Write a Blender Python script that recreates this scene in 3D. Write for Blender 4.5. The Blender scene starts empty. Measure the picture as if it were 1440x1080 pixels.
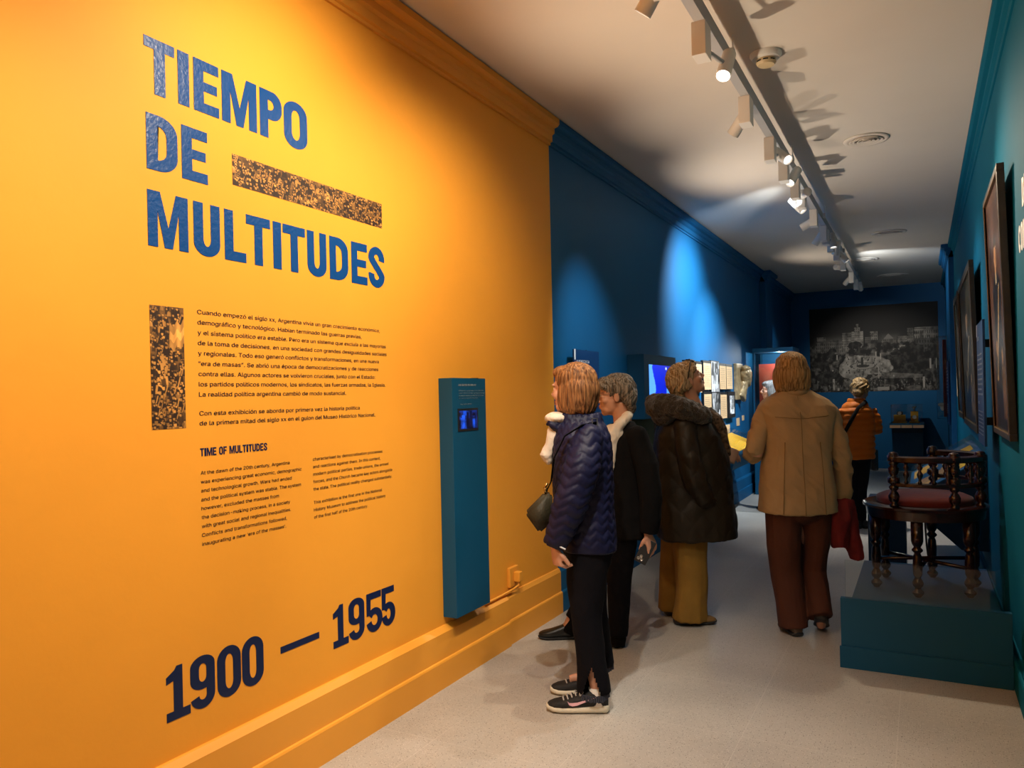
import bpy, bmesh, math, random
import numpy as np
from mathutils import Vector, Matrix, Euler, noise
random.seed(7); np.random.seed(7)
SC = bpy.context.scene
COL = SC.collection
PI = math.pi

# ---------------------------------------------------------------- camera, world, exposure
YAW = math.atan(576 / 1080.0); ROLL = 0.022
fw = Vector((-math.sin(YAW), math.cos(YAW), 0)); rt = Vector((math.cos(YAW), math.sin(YAW), 0)); upv = Vector((0, 0, 1))
cam_r = rt * math.cos(ROLL) - upv * math.sin(ROLL)
cam_u = upv * math.cos(ROLL) + rt * math.sin(ROLL)
cd = bpy.data.cameras.new('camera'); cam = bpy.data.objects.new('camera', cd); COL.objects.link(cam)
cam.matrix_world = Matrix(((cam_r.x, cam_u.x, -fw.x, 0), (cam_r.y, cam_u.y, -fw.y, 0), (cam_r.z, cam_u.z, -fw.z, 1.5), (0, 0, 0, 1)))
cd.sensor_width = 36; cd.lens = 27.0; cd.shift_y = 17.7 / 1440; cd.clip_start = 0.05
SC.camera = cam
vs_ = SC.view_settings
vs_.view_transform = 'Standard'; vs_.look = 'None'; vs_.gamma = 1; vs_.use_curve_mapping = False
vs_.exposure = 0.0
SC.cycles.use_denoising = True
SC.cycles.max_bounces = 8
w = bpy.data.worlds.new('world'); SC.world = w; w.use_nodes = True
bg = w.node_tree.nodes['Background']; bg.inputs[0].default_value = (1.0, 0.86, 0.70, 1); bg.inputs[1].default_value = 0.07

# the lamps of the ceiling track: y along the track, what each one is aimed at, watts, cone in degrees, colour;
# built as objects further down
WARM = (1.0, 0.80, 0.56); NEUT = (1.0, 0.93, 0.84); COOL = (0.84, 0.94, 1.0)
LAMPS = [
 dict(y=0.5, aim=(-2.25, 0.7, 1.3), p=140, cone=95, col=WARM),
 dict(y=1.6, aim=(-1.5, 3.4, 0.0), p=190, cone=58, col=NEUT),
 dict(y=2.1, aim=(-2.25, 2.2, 2.0), p=190, cone=118, col=WARM, blend=1.0),
 dict(y=3.05, aim=(-2.25, 3.4, 1.5), p=95, cone=112, col=WARM, side=-1, lab='white track spotlight nearest the top edge, cut off by the frame'),
 dict(glare=True, y=3.74, aim=(-1.1, 2.4, 0.6), p=70, cone=80, col=NEUT, side=1, fwd=0.24, lab='white box track spotlight with glaring lens, near the smoke detector'),
 dict(y=4.80, aim=(-2.25, 5.5, 1.7), p=130, cone=50, col=COOL, side=-1, blend=1.0, lab='white track spotlight with its cone tilted down to the left'),
 dict(y=5.65, aim=(0.41, 4.6, 1.9), p=230, cone=85, col=WARM, side=1, blend=1.0, lab='track spotlight aimed at the large painting, with its dark open end showing'),
 dict(y=6.25, aim=(-1.45, 5.0, 1.6), p=150, cone=40, col=NEUT, side=1, blend=1.0, lab='added track spotlight turned back towards the group, beside the near ceiling vent'),  # extra lamp, added to light the blonde woman's face
 dict(y=6.86, aim=(-2.25, 9.6, 3.3), p=120, cone=44, col=COOL, side=1, lab='track spotlight tilted almost level, lighting the ceiling, between vent and pair'),
 dict(y=7.25, aim=(0.41, 7.0, 1.6), p=110, cone=80, col=COOL, side=-1, blend=1.0, lab='cream cylinder track spotlight just behind the level one'),
 dict(y=8.10, aim=(-2.25, 8.35, 2.5), p=400, cone=84, col=COOL, side=-1, blend=1.0, lab='white box track spotlight lighting the bright blue streak of wall'),
 dict(y=8.95, aim=(-2.25, 9.4, 1.5), p=420, cone=78, col=COOL, side=-1, blend=1.0, lab='slim white cylinder track spotlight aimed at the framed documents'),
 dict(y=9.7, aim=(-1.6, 10.8, 0.9), p=300, cone=80, col=COOL, side=1, lab='small track spotlight pointing at the floor, past the slim white cylinder'),
 dict(y=9.2, aim=(-0.5, 8.8, 0.3), p=230, cone=62, col=NEUT, side=1, blend=1.0, lab='added track spotlight on the right of the track, pointing down before the far third'),  # extra lamp, added to brighten the far floor and the orange jacket
 dict(y=10.4, aim=(0.41, 10.5, 1.6), p=130, cone=80, col=COOL, side=1, lab='bright track spotlight in the far third of the track, aimed right'),
 dict(glare=True, y=11.3, aim=(0.41, 13.2, 3.2), p=90, cone=70, col=COOL, side=-1, lab='glowing track spotlight second from the far end, lighting the far ceiling'),
 dict(glare=True, y=12.7, aim=(-2.25, 13.9, 1.9), p=60, cone=45, col=COOL, side=-1, lab='glaring track spotlight facing out at the far end of the track'),
 dict(y=13.6, aim=(-0.7, 16.0, 1.7), p=95, cone=70, col=NEUT, side=1, lab='last track spotlight at the far end, in front of the mural'),
]

# unseen uplights added to brighten the ceiling, set in the tops of the wall panels, the screen case and the vitrine: position, aim on the ceiling, watts, colour
ADDED_UPLIGHTS = [
 ((-2.194, 5.30, 1.833), (0.1, 5.4, 3.41), 80, (1.0, 0.82, 0.62)),
 ((-2.185, 3.66, 1.607), (0.0, 3.9, 3.41), 150, (1.0, 0.80, 0.58)),
 ((-2.125, 6.85, 1.845), (-0.2, 6.9, 3.41), 150, (1.0, 0.84, 0.66)),
 ((-1.9, 11.8, 2.123), (-0.4, 11.6, 3.41), 55, (1.0, 0.86, 0.70)),
]

# ---------------------------------------------------------------- helpers
MATS = {}
def material(name, col, rough=0.6, metal=0.0, bump=0.0, bscale=40.0, var=0.0, vscale=6.0, spec=0.5, stretch=None, emit=None, estr=0.0, sheen=0.0, alpha=1.0):
    if name in MATS: return MATS[name]
    m = bpy.data.materials.new(name); m.use_nodes = True
    nt = m.node_tree; b = nt.nodes['Principled BSDF']
    b.inputs['Base Color'].default_value = (*col, 1); b.inputs['Roughness'].default_value = rough
    b.inputs['Metallic'].default_value = metal; b.inputs['Specular IOR Level'].default_value = spec
    if sheen: b.inputs['Sheen Weight'].default_value = sheen
    if emit: b.inputs['Emission Color'].default_value = (*emit, 1); b.inputs['Emission Strength'].default_value = estr
    if bump or var:
        tc = nt.nodes.new('ShaderNodeTexCoord'); mp = nt.nodes.new('ShaderNodeMapping')
        nt.links.new(tc.outputs['Object'], mp.inputs[0])
        if stretch: mp.inputs['Scale'].default_value = stretch
    if var:
        n = nt.nodes.new('ShaderNodeTexNoise'); n.inputs['Scale'].default_value = vscale; n.inputs['Detail'].default_value = 5
        nt.links.new(mp.outputs[0], n.inputs['Vector'])
        r = nt.nodes.new('ShaderNodeValToRGB')
        r.color_ramp.elements[0].position = 0.3; r.color_ramp.elements[1].position = 0.7
        r.color_ramp.elements[0].color = (*[c * (1 - var) for c in col], 1)
        r.color_ramp.elements[1].color = (*[min(1, c * (1 + var)) for c in col], 1)
        nt.links.new(n.outputs['Fac'], r.inputs[0]); nt.links.new(r.outputs[0], b.inputs['Base Color'])
    if bump:
        n2 = nt.nodes.new('ShaderNodeTexNoise'); n2.inputs['Scale'].default_value = bscale; n2.inputs['Detail'].default_value = 4
        nt.links.new(mp.outputs[0], n2.inputs['Vector'])
        bp = nt.nodes.new('ShaderNodeBump'); bp.inputs['Strength'].default_value = bump; bp.inputs['Distance'].default_value = 0.01
        nt.links.new(n2.outputs['Fac'], bp.inputs['Height']); nt.links.new(bp.outputs[0], b.inputs['Normal'])
    MATS[name] = m
    return m

def glass_mat(name='clear_glass', tint=(0.93, 0.97, 0.97), refl=1.0):
    if name in MATS: return MATS[name]
    m = bpy.data.materials.new(name); m.use_nodes = True; nt = m.node_tree
    nt.nodes.remove(nt.nodes['Principled BSDF']); out = nt.nodes['Material Output']
    t = nt.nodes.new('ShaderNodeBsdfTransparent'); t.inputs[0].default_value = (*tint, 1)
    g = nt.nodes.new('ShaderNodeBsdfGlossy'); g.inputs['Roughness'].default_value = 0.03
    f = nt.nodes.new('ShaderNodeFresnel'); f.inputs[0].default_value = 1.5
    mx = nt.nodes.new('ShaderNodeMixShader')
    mu = nt.nodes.new('ShaderNodeMath'); mu.operation = 'MULTIPLY'; mu.inputs[1].default_value = refl
    nt.links.new(f.outputs[0], mu.inputs[0]); nt.links.new(mu.outputs[0], mx.inputs[0])
    nt.links.new(t.outputs[0], mx.inputs[1]); nt.links.new(g.outputs[0], mx.inputs[2]); nt.links.new(mx.outputs[0], out.inputs[0])
    MATS[name] = m
    return m

def vcol_mat(name, rough=0.6, emit=0.0, bump=0.0):
    if name in MATS: return MATS[name]
    m = bpy.data.materials.new(name); m.use_nodes = True; nt = m.node_tree; b = nt.nodes['Principled BSDF']
    a = nt.nodes.new('ShaderNodeVertexColor'); a.layer_name = 'picture'
    nt.links.new(a.outputs[0], b.inputs['Base Color']); b.inputs['Roughness'].default_value = rough
    if emit:
        nt.links.new(a.outputs[0], b.inputs['Emission Color']); b.inputs['Emission Strength'].default_value = emit
    MATS[name] = m
    return m

def tag(o, label=None, cat=None, group=None, kind=None):
    if label: o['label'] = label
    if cat: o['category'] = cat
    if group: o['group'] = group
    if kind: o['kind'] = kind
    return o

def empty(name, loc=(0, 0, 0), label=None, cat=None, group=None, rz=0.0):
    o = bpy.data.objects.new(name, None); COL.objects.link(o); o.location = loc; o.rotation_euler = (0, 0, rz)
    o.empty_display_size = 0.1
    return tag(o, label, cat, group)

def link_mesh(name, me, mat=None, parent=None, smooth=False):
    if mat and not me.materials: me.materials.append(mat)
    o = bpy.data.objects.new(name, me); COL.objects.link(o)
    if parent: o.parent = parent
    if smooth:
        for p in me.polygons: p.use_smooth = True
    return o

class MB:
    """collects shapes into one mesh"""
    def __init__(s): s.bm = bmesh.new()
    def box(s, a, b, bev=0.0):
        x0, y0, z0 = [min(p, q) for p, q in zip(a, b)]; x1, y1, z1 = [max(p, q) for p, q in zip(a, b)]
        t = bmesh.new(); bmesh.ops.create_cube(t, size=1.0)
        for v in t.verts: v.co = Vector(((x0 + x1) / 2 + v.co.x * (x1 - x0), (y0 + y1) / 2 + v.co.y * (y1 - y0), (z0 + z1) / 2 + v.co.z * (z1 - z0)))
        if bev > 0: bmesh.ops.bevel(t, geom=t.edges[:], offset=bev, segments=2, profile=0.7, affect='EDGES')
        s._add(t); return s
    def _add(s, t, M=None):
        if M is not None: bmesh.ops.transform(t, matrix=M, verts=t.verts)
        me = bpy.data.meshes.new('t'); t.to_mesh(me); s.bm.from_mesh(me); bpy.data.meshes.remove(me); t.free()
    def ell(s, c, r, rot=None, seg=20):
        t = bmesh.new(); bmesh.ops.create_uvsphere(t, u_segments=seg, v_segments=max(8, seg * 2 // 3), radius=1.0)
        M = Matrix.Translation(c) @ (rot.to_4x4() if rot else Matrix()) @ Matrix.Diagonal((*r, 1)) if not isinstance(r, (int, float)) else Matrix.Translation(c) @ Matrix.Diagonal((r, r, r, 1))
        s._add(t, M); return s
    def rings(s, rings, cap=True):
        bm = s.bm; vr = [[bm.verts.new(p) for p in R] for R in rings]; n = len(vr[0])
        for a, b in zip(vr[:-1], vr[1:]):
            for i in range(n):
                j = (i + 1) % n; bm.faces.new((a[i], a[j], b[j], b[i]))
        if cap:
            bm.faces.new(vr[0][::-1]); bm.faces.new(vr[-1])
        return s
    def tube(s, pts, rad, seg=14, cap=True, up=(0, 0, 1)):
        """swept tube; rad is a number or (side, up) pair per point"""
        P = [Vector(p) for p in pts]
        if isinstance(rad, (int, float)): rad = [rad] * len(P)
        R = []
        prev = None
        for i, p in enumerate(P):
            t = (P[min(i + 1, len(P) - 1)] - P[max(i - 1, 0)]).normalized()
            if prev is None:
                u = Vector(up); 
                if abs(t.dot(u)) > 0.95: u = Vector((0, 1, 0)) if abs(t.y) < 0.9 else Vector((1, 0, 0))
                a = t.cross(u).normalized()
            else:
                a = (prev - t * prev.dot(t)).normalized()
            prev = a; b = a.cross(t).normalized()
            r = rad[i]; ra, rb = (r, r) if isinstance(r, (int, float)) else r
            R.append([p + a * (math.cos(2 * PI * k / seg) * ra) + b * (math.sin(2 * PI * k / seg) * rb) for k in range(seg)])
        return s.rings(R, cap)
    def loft(s, sec, seg=28, pw=2.3, cap=True):
        """horizontal superellipse sections: (z, cx, half_width_x, cy, half_depth_y)"""
        R = []
        for z, cx, hw, cy, hd in sec:
            ring = []
            for k in range(seg):
                a = 2 * PI * k / seg; c, n = math.cos(a), math.sin(a)
                ring.append((cx + hw * math.copysign(abs(c) ** (2 / pw), c), cy + hd * math.copysign(abs(n) ** (2 / pw), n), z))
            R.append(ring)
        return s.rings(R, cap)
    def lathe(s, prof, c=(0, 0, 0), seg=20, axis=None):
        R = []
        M = axis if axis is not None else Matrix()
        for r, z in prof:
            R.append([Vector(c) + (M @ Vector((r * math.cos(2 * PI * k / seg), r * math.sin(2 * PI * k / seg), z))) for k in range(seg)])
        return s.rings(R)
    def prism(s, pts, axis, a, b):
        """polygon in the plane across `axis` ('x','y','z'), extruded from a to b"""
        def mk(p, q):
            return {'x': (q, p[0], p[1]), 'y': (p[0], q, p[1]), 'z': (p[0], p[1], q)}[axis]
        bm = s.bm; A = [bm.verts.new(mk(p, a)) for p in pts]; B = [bm.verts.new(mk(p, b)) for p in pts]
        n = len(pts)
        bm.faces.new(A[::-1]); bm.faces.new(B)
        for i in range(n): bm.faces.new((A[i], A[(i + 1) % n], B[(i + 1) % n], B[i]))
        return s
    def quad(s, *p):
        s.bm.faces.new([s.bm.verts.new(q) for q in p]); return s
    def mesh(s, name):
        bmesh.ops.recalc_face_normals(s.bm, faces=s.bm.faces)
        me = bpy.data.meshes.new(name); s.bm.to_mesh(me); s.bm.free(); return me
    def build(s, name, mat, parent=None, smooth=False, angle=None):
        o = link_mesh(name, s.mesh(name), mat, parent, smooth)
        if angle is not None: o.data.set_sharp_from_angle(angle=math.radians(angle)); 
        return o
    def organic(s, name, mat, parent=None, voxel=0.006, smooth=6, factor=0.5, disp=None, decimate=None):
        """fuses the shapes into one continuous skin"""
        o = link_mesh(name, s.mesh(name), mat, parent)
        m = o.modifiers.new('r', 'REMESH'); m.mode = 'VOXEL'; m.voxel_size = voxel
        if smooth:
            m = o.modifiers.new('s', 'SMOOTH'); m.iterations = smooth; m.factor = factor
        return bake(o, disp)

def bake(o, disp=None):
    bpy.context.view_layer.update()
    dg = bpy.context.evaluated_depsgraph_get()
    me = bpy.data.meshes.new_from_object(o.evaluated_get(dg))
    old = o.data; o.modifiers.clear(); o.data = me; bpy.data.meshes.remove(old)
    if disp:
        n = len(me.vertices); co = np.empty(n * 3, np.float32); no = np.empty(n * 3, np.float32)
        me.vertices.foreach_get('co', co); me.vertices.foreach_get('normal', no)
        co = co.reshape(-1, 3); no = no.reshape(-1, 3)
        d = disp(co, no)
        co = co + (no * d[:, None] if d.ndim == 1 else d)
        me.vertices.foreach_set('co', co.astype(np.float32).ravel()); me.update()
    me.polygons.foreach_set('use_smooth', np.ones(len(me.polygons), bool))
    return o

# numpy value noise for folds and pictures
_rng = np.random.RandomState(3); _NT = _rng.rand(64, 64, 64).astype(np.float32)
def vnoise(p):
    p = np.asarray(p, np.float32); i = np.floor(p).astype(int); f = p - i; f = f * f * (3 - 2 * f)
    r = 0
    for dx in (0, 1):
        for dy in (0, 1):
            for dz in (0, 1):
                wgt = (f[:, 0] if dx else 1 - f[:, 0]) * (f[:, 1] if dy else 1 - f[:, 1]) * (f[:, 2] if dz else 1 - f[:, 2])
                r = r + wgt * _NT[(i[:, 0] + dx) % 64, (i[:, 1] + dy) % 64, (i[:, 2] + dz) % 64]
    return r * 2 - 1
def fbm(p, oct=3):
    p = np.asarray(p, np.float32); r = 0; a = 1.0
    for k in range(oct): r = r + a * vnoise(p * (2 ** k) + 17.3 * k); a *= 0.5
    return r
def n2(ny, nx, sx, sy, oct=4, seed=0.0):
    yy, xx = np.mgrid[0:ny, 0:nx]
    p = np.stack([xx.ravel() / nx * sx, yy.ravel() / ny * sy, np.full(nx * ny, seed)], 1)
    return fbm(p, oct).reshape(ny, nx)

def picture(name, P0, ux, uy, img, mat, parent=None):
    """a flat printed sheet: grid mesh from P0 along ux (width) and uy (height), img rows run bottom to top"""
    ny, nx = img.shape[:2]
    P0, ux, uy = np.array(P0), np.array(ux), np.array(uy)
    gy, gx = np.mgrid[0:ny, 0:nx]
    co = P0 + (gx.ravel() / (nx - 1))[:, None] * ux + (gy.ravel() / (ny - 1))[:, None] * uy
    i = (np.arange(ny - 1)[:, None] * nx + np.arange(nx - 1)[None]).ravel()
    faces = np.stack([i, i + 1, i + 1 + nx, i + nx], 1)
    me = bpy.data.meshes.new(name); me.vertices.add(len(co)); me.vertices.foreach_set('co', co.astype(np.float32).ravel())
    nf = len(faces); me.loops.add(nf * 4); me.loops.foreach_set('vertex_index', faces.ravel().astype(np.int32))
    me.polygons.add(nf); me.polygons.foreach_set('loop_start', (np.arange(nf) * 4).astype(np.int32))
    me.update(); me.validate()
    at = me.color_attributes.new('picture', 'FLOAT_COLOR', 'POINT')
    c = np.ones((ny * nx, 4), np.float32); c[:, :3] = np.clip(img.reshape(-1, 3), 0, 1)
    at.data.foreach_set('color', c.ravel())
    return link_mesh(name, me, mat, parent)

# plain sans lettering: the interface typeface that ships inside Blender, else the built-in font
import os
FONT = None
try:
    for kind in ('LOCAL', 'SYSTEM'):
        q = os.path.join(bpy.utils.resource_path(kind), 'datafiles', 'fonts', 'Inter.woff2')
        if FONT is None and os.path.exists(q): FONT = bpy.data.fonts.load(q)
except Exception: FONT = None
# lettering ------------------------------------------------------
def text_lines(name, lines, place, mat, parent=None, depth=0.0006, bold=0.0):
    """lines: (text, left, baseline, cap_height, width or None); place maps (x, y, depth) to the world"""
    allv, allf = [], []
    if bold: lines = [q for l in lines for q in (l, (l[0], l[1] + bold * l[3], l[2] + 0.25 * bold * l[3], l[3], l[4]))]   # second pass thickens the strokes
    for txt, x, y, cap, wid in lines:
        cu = bpy.data.curves.new('t', 'FONT'); cu.body = txt; cu.size = 1.0; cu.font = FONT or cu.font; cu.resolution_u = 3
        ob = bpy.data.objects.new('t', cu); COL.objects.link(ob)
        bpy.context.view_layer.update()
        me = bpy.data.meshes.new_from_object(ob.evaluated_get(bpy.context.evaluated_depsgraph_get()))
        n = len(me.vertices)
        if n:
            co = np.empty(n * 3, np.float32); me.vertices.foreach_get('co', co); co = co.reshape(-1, 3)
            sy = cap / 0.729; sx = sy * 0.84 if wid is None else wid / (co[:, 0].max() - co[:, 0].min())
            off = len(allv)
            for c in co: allv.append(place(x + (c[0] - co[:, 0].min()) * sx, y + c[1] * sy, depth))
            for p in me.polygons: allf.append([off + k for k in p.vertices])
        bpy.data.meshes.remove(me); bpy.data.objects.remove(ob); bpy.data.curves.remove(cu)
    me = bpy.data.meshes.new(name); me.from_pydata(allv, [], allf); me.update()
    return link_mesh(name, me, mat, parent)

def rrect(x0, y0, x1, y1, r=(0, 0, 0, 0), n=9):
    """rounded rectangle, corner radii (rx, ry) in order br, tr, tl, bl, counter-clockwise"""
    out = []
    cs = [(x1, y0, -1, 1, -PI / 2), (x1, y1, -1, -1, 0), (x0, y1, 1, -1, PI / 2), (x0, y0, 1, 1, PI)]
    for (cx, cy, sx, sy, a0), q in zip(cs, r):
        rx, ry = (q, q) if isinstance(q, (int, float)) else q
        if rx <= 0: out.append((cx, cy)); continue
        ox, oy = cx + sx * rx, cy + sy * ry
        for k in range(n + 1):
            a = a0 + k / n * PI / 2; out.append((ox + rx * math.cos(a), oy + ry * math.sin(a)))
    return out
def stroke(path, tv, th):
    P = [Vector((p[0], p[1])) for p in path]; L, Rr = [], []
    for i, p in enumerate(P):
        t = (P[min(i + 1, len(P) - 1)] - P[max(i - 1, 0)]).normalized(); nrm = Vector((-t.y, t.x))
        k = math.sqrt((tv * nrm.x) ** 2 + (th * nrm.y) ** 2) / 2
        L.append((p + nrm * k)[:]); Rr.append((p - nrm * k)[:])
    return L + Rr[::-1]
def arc(cx, cy, rx, ry, a0, a1, n=16):
    return [(cx + rx * math.cos(math.radians(a0 + (a1 - a0) * k / n)), cy + ry * math.sin(math.radians(a0 + (a1 - a0) * k / n))) for k in range(n + 1)]
def glyph(ch, W, H, v, h):
    """heavy condensed grotesque capitals and figures; returns groups of loops (outer first, then holes)"""
    o = 0.012 * H
    if ch == 'T': return [[[(0, H), (0, H - h), (W / 2 - v / 2, H - h), (W / 2 - v / 2, 0), (W / 2 + v / 2, 0), (W / 2 + v / 2, H - h), (W, H - h), (W, H)]]]
    if ch == 'I': return [[[(0, 0), (W, 0), (W, H), (0, H)]]]
    if ch == 'L': return [[[(0, 0), (W, 0), (W, h), (v, h), (v, H), (0, H)]]]
    if ch == 'E': return [[[(0, 0), (W, 0), (W, h), (v, h), (v, H / 2 - h * .42), (W * .93, H / 2 - h * .42), (W * .93, H / 2 + h * .5), (v, H / 2 + h * .5), (v, H - h), (W, H - h), (W, H), (0, H)]]]
    if ch == 'F': return [[[(0, 0), (v, 0), (v, H / 2 - h * .5), (W * .9, H / 2 - h * .5), (W * .9, H / 2 + h * .5), (v, H / 2 + h * .5), (v, H - h), (W, H - h), (W, H), (0, H)]]]
    if ch == 'M': 
        s = v * .92
        return [[[(0, 0), (s, 0), (s, H * .66), (W / 2 - s * .42, 0), (W / 2 + s * .42, 0), (W - s, H * .66), (W - s, 0), (W, 0), (W, H), (W - s * 1.28, H), (W / 2, H * .36), (s * 1.28, H), (0, H)]]]
    if ch in 'O0':
        return [[rrect(0, -o, W, H + o, ((W * .5, H * .27),) * 4), rrect(v, h * .9, W - v, H - h * .9, ((W / 2 - v, H * .17),) * 4)[::-1]]]
    if ch == 'D':
        return [[rrect(0, 0, W, H, ((W * .6, H * .3), (W * .6, H * .3), 0, 0)), rrect(v, h, W - v, H - h, ((W * .3, H * .18), (W * .3, H * .18), 0, 0))[::-1]]]
    if ch == 'P':
        yb = H * .40
        outl = [(0, 0), (v, 0), (v, yb)] + rrect(v, yb, W, H, ((W * .42, H * .26), (W * .42, H * .26), 0, 0))[0:-2] + [(0, H)]
        return [[outl, rrect(v, yb + h, W - v, H - h, ((W * .2, H * .12), (W * .2, H * .12), 0, 0))[::-1]]]
    if ch == 'U':
        r = (W * .5, H * .25)
        outer = [(0, H)] + [p for p in rrect(0, -o, W, H, (0, 0, 0, r))[3:]] + rrect(0, -o, W, H, (r, 0, 0, 0))[:10] + [(W, H)]
        ri = (W / 2 - v, H * .16)
        inner = [(W - v, H)] + rrect(v, h * .9, W - v, H, (ri, 0, 0, 0))[:10][::-1] + rrect(v, h * .9, W - v, H, (0, 0, 0, ri))[3:][::-1] + [(v, H)]
        return [[outer + inner]]
    if ch == 'S':
        a = W / 2 - v / 2; b = (H - h) / 4 + o / 2; yt = H + o - h / 2 - b; yb = -o + h / 2 + b
        up = arc(W / 2, yt, a, b, -12, 180, 18); lo = arc(W / 2, yb, a, b, 0, -192, 18)
        mid = []
        for k in range(1, 12):
            t = k / 12; s = t * t * (3 - 2 * t); mid.append((W / 2 - a * math.cos(PI * t) * 1.0, yt - (yt - yb) * (0.12 * math.sin(PI * 0) + s)))
        return [[stroke(up + mid + lo, v, h)]]
    if ch == '1':
        s0 = W * .30
        return [[[(0, 0), (W, 0), (W, h), (s0 + v, h), (s0 + v, H), (s0 + v * .35, H), (s0 + v * .1, H * .93), (W * .0, H * .83), (0, H * .70), (s0, H * .74), (s0, h), (0, h)]]]
    if ch == '9':
        yb = H * .36
        ring = [rrect(0, yb, W, H + o, ((W * .5, H * .2),) * 4), rrect(v, yb + h * .85, W - v, H - h * .85, ((W / 2 - v, H * .11),) * 4)[::-1]]
        a = W / 2 - v / 2
        path = [(W - v / 2, H * .72), (W - v / 2, H * .5)] + arc(W / 2, H * .25, a, H * .25 - h / 2 + o, 0, -172, 18)
        return [ring, [stroke(path, v, h)]]
    if ch == '5':
        a = W / 2 - v / 2; ry = H * .30 - h / 2 + o / 2; yc = ry + h / 2 - o
        top = [[(W * .02, H - h), (W * .93, H - h), (W * .93, H), (W * .02, H)]]
        stem = [[(W * .02, H * .44), (v * .8, H * .44), (v * .92, H - h * .5), (W * .02, H - h * .5)]]
        bowl = [stroke(arc(W / 2, yc, a, ry, 146, -172, 26), v, h)]
        return [top, stem, bowl]
    if ch == '-': return [[[(0, 0), (W, 0), (W, H), (0, H)]]]
    if ch == 'C':
        return [[stroke(arc(W / 2, H * .5, W / 2 - v / 2, H * .5 - h / 2, 35, 325, 30), v, h)]]
    if ch == 'N': return [[[(0, 0), (v, 0), (v, H * .6), (W - v, 0), (W, 0), (W, H), (W - v, H), (W - v, H * .4), (v, H), (0, H)]]]

def glyph_mesh(ch, W, H, v, h, thick=0.0012):
    """flat vinyl letter as a mesh in local x, y with a hair of thickness"""
    bm = bmesh.new()
    for k, loops in enumerate(glyph(ch, W, H, v, h)):
        cu = bpy.data.curves.new('g', 'CURVE'); cu.dimensions = '2D'; cu.fill_mode = 'BOTH'; cu.extrude = thick / 2
        for lp in loops:
            sp = cu.splines.new('POLY'); sp.points.add(len(lp) - 1); sp.use_cyclic_u = True
            for q, p in zip(lp, sp.points): p.co = (q[0], q[1], 0, 1)
        ob = bpy.data.objects.new('g', cu); COL.objects.link(ob); bpy.context.view_layer.update()
        me = bpy.data.meshes.new_from_object(ob.evaluated_get(bpy.context.evaluated_depsgraph_get()))
        me.transform(Matrix.Translation((0, 0, thick / 2 + 0.0004 + k * 0.0002)))
        bm.from_mesh(me); bpy.data.meshes.remove(me); bpy.data.objects.remove(ob); bpy.data.curves.remove(cu)
    me = bpy.data.meshes.new('letter'); bm.to_mesh(me); bm.free()
    return me

# ---------------------------------------------------------------- materials
WALLX = -2.25; RX = 0.41; CZ = 3.41; YE = 16.0; YB = 4.84
M_yel = material('yellow_wall_paint', (0.80, 0.335, 0.030), rough=0.62, bump=0.10, bscale=22, var=0.03, vscale=2.0, spec=0.3)
M_yel2 = material('yellow_trim_paint', (0.78, 0.33, 0.035), rough=0.5, bump=0.04, bscale=30, spec=0.35)
M_blue = material('blue_wall_paint', (0.0016, 0.092, 0.235), rough=0.6, bump=0.06, bscale=22, var=0.04, vscale=2.0, spec=0.3)
M_teal = material('teal_wall_paint', (0.0012, 0.105, 0.180), rough=0.7, bump=0.06, bscale=22, var=0.04, vscale=2.0, spec=0.08)
M_blueP = material('blue_panel_paint', (0.002, 0.066, 0.145), rough=0.5, spec=0.3)
M_navyP = material('navy_panel_print', (0.004, 0.042, 0.14), rough=0.5, spec=0.3)
M_navyD = material('dark_navy_paint', (0.003, 0.030, 0.075), rough=0.5, spec=0.3)
M_ceil = material('white_ceiling_paint', (0.66, 0.60, 0.53), rough=0.8, bump=0.05, bscale=12, var=0.03, vscale=1.2)
M_white = material('white_enamel', (0.72, 0.70, 0.66), rough=0.35)
M_black = material('black_plastic', (0.012, 0.012, 0.013), rough=0.45)
M_dark = material('dark_void', (0.004, 0.004, 0.005), rough=0.8)
M_title = material('blue_vinyl', (0.003, 0.055, 0.235), rough=0.34, bump=0.2, bscale=70, spec=0.35)
M_date = material('navy_vinyl', (0.002, 0.011, 0.060), rough=0.5, spec=0.3)
M_small = material('text_ink', (0.012, 0.016, 0.04), rough=0.6)
M_wtext = material('white_print', (0.80, 0.82, 0.84), rough=0.6)
M_brass = material('old_bronze', (0.36, 0.26, 0.14), rough=0.36, metal=0.2, bump=0.4, bscale=60, var=0.4, vscale=14)
M_wood = material('dark_mahogany', (0.022, 0.0045, 0.0025), rough=0.2, var=0.5, vscale=9, stretch=(1, 1, 6), spec=0.6)
M_redv = material('red_velvet', (0.11, 0.004, 0.004), rough=0.8, sheen=0.15, var=0.2, vscale=20)
M_paper = material('buff_paper', (0.66, 0.44, 0.24), rough=0.7, var=0.06, vscale=12)
M_ylw = material('yellow_sheet', (0.85, 0.42, 0.012), rough=0.6, var=0.08, vscale=20)
M_steel = material('brushed_steel', (0.5, 0.5, 0.5), rough=0.3, metal=1.0)
GL = glass_mat(); GL2 = glass_mat('coated_glass', (0.95, 0.97, 0.97), 0.25)

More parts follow.
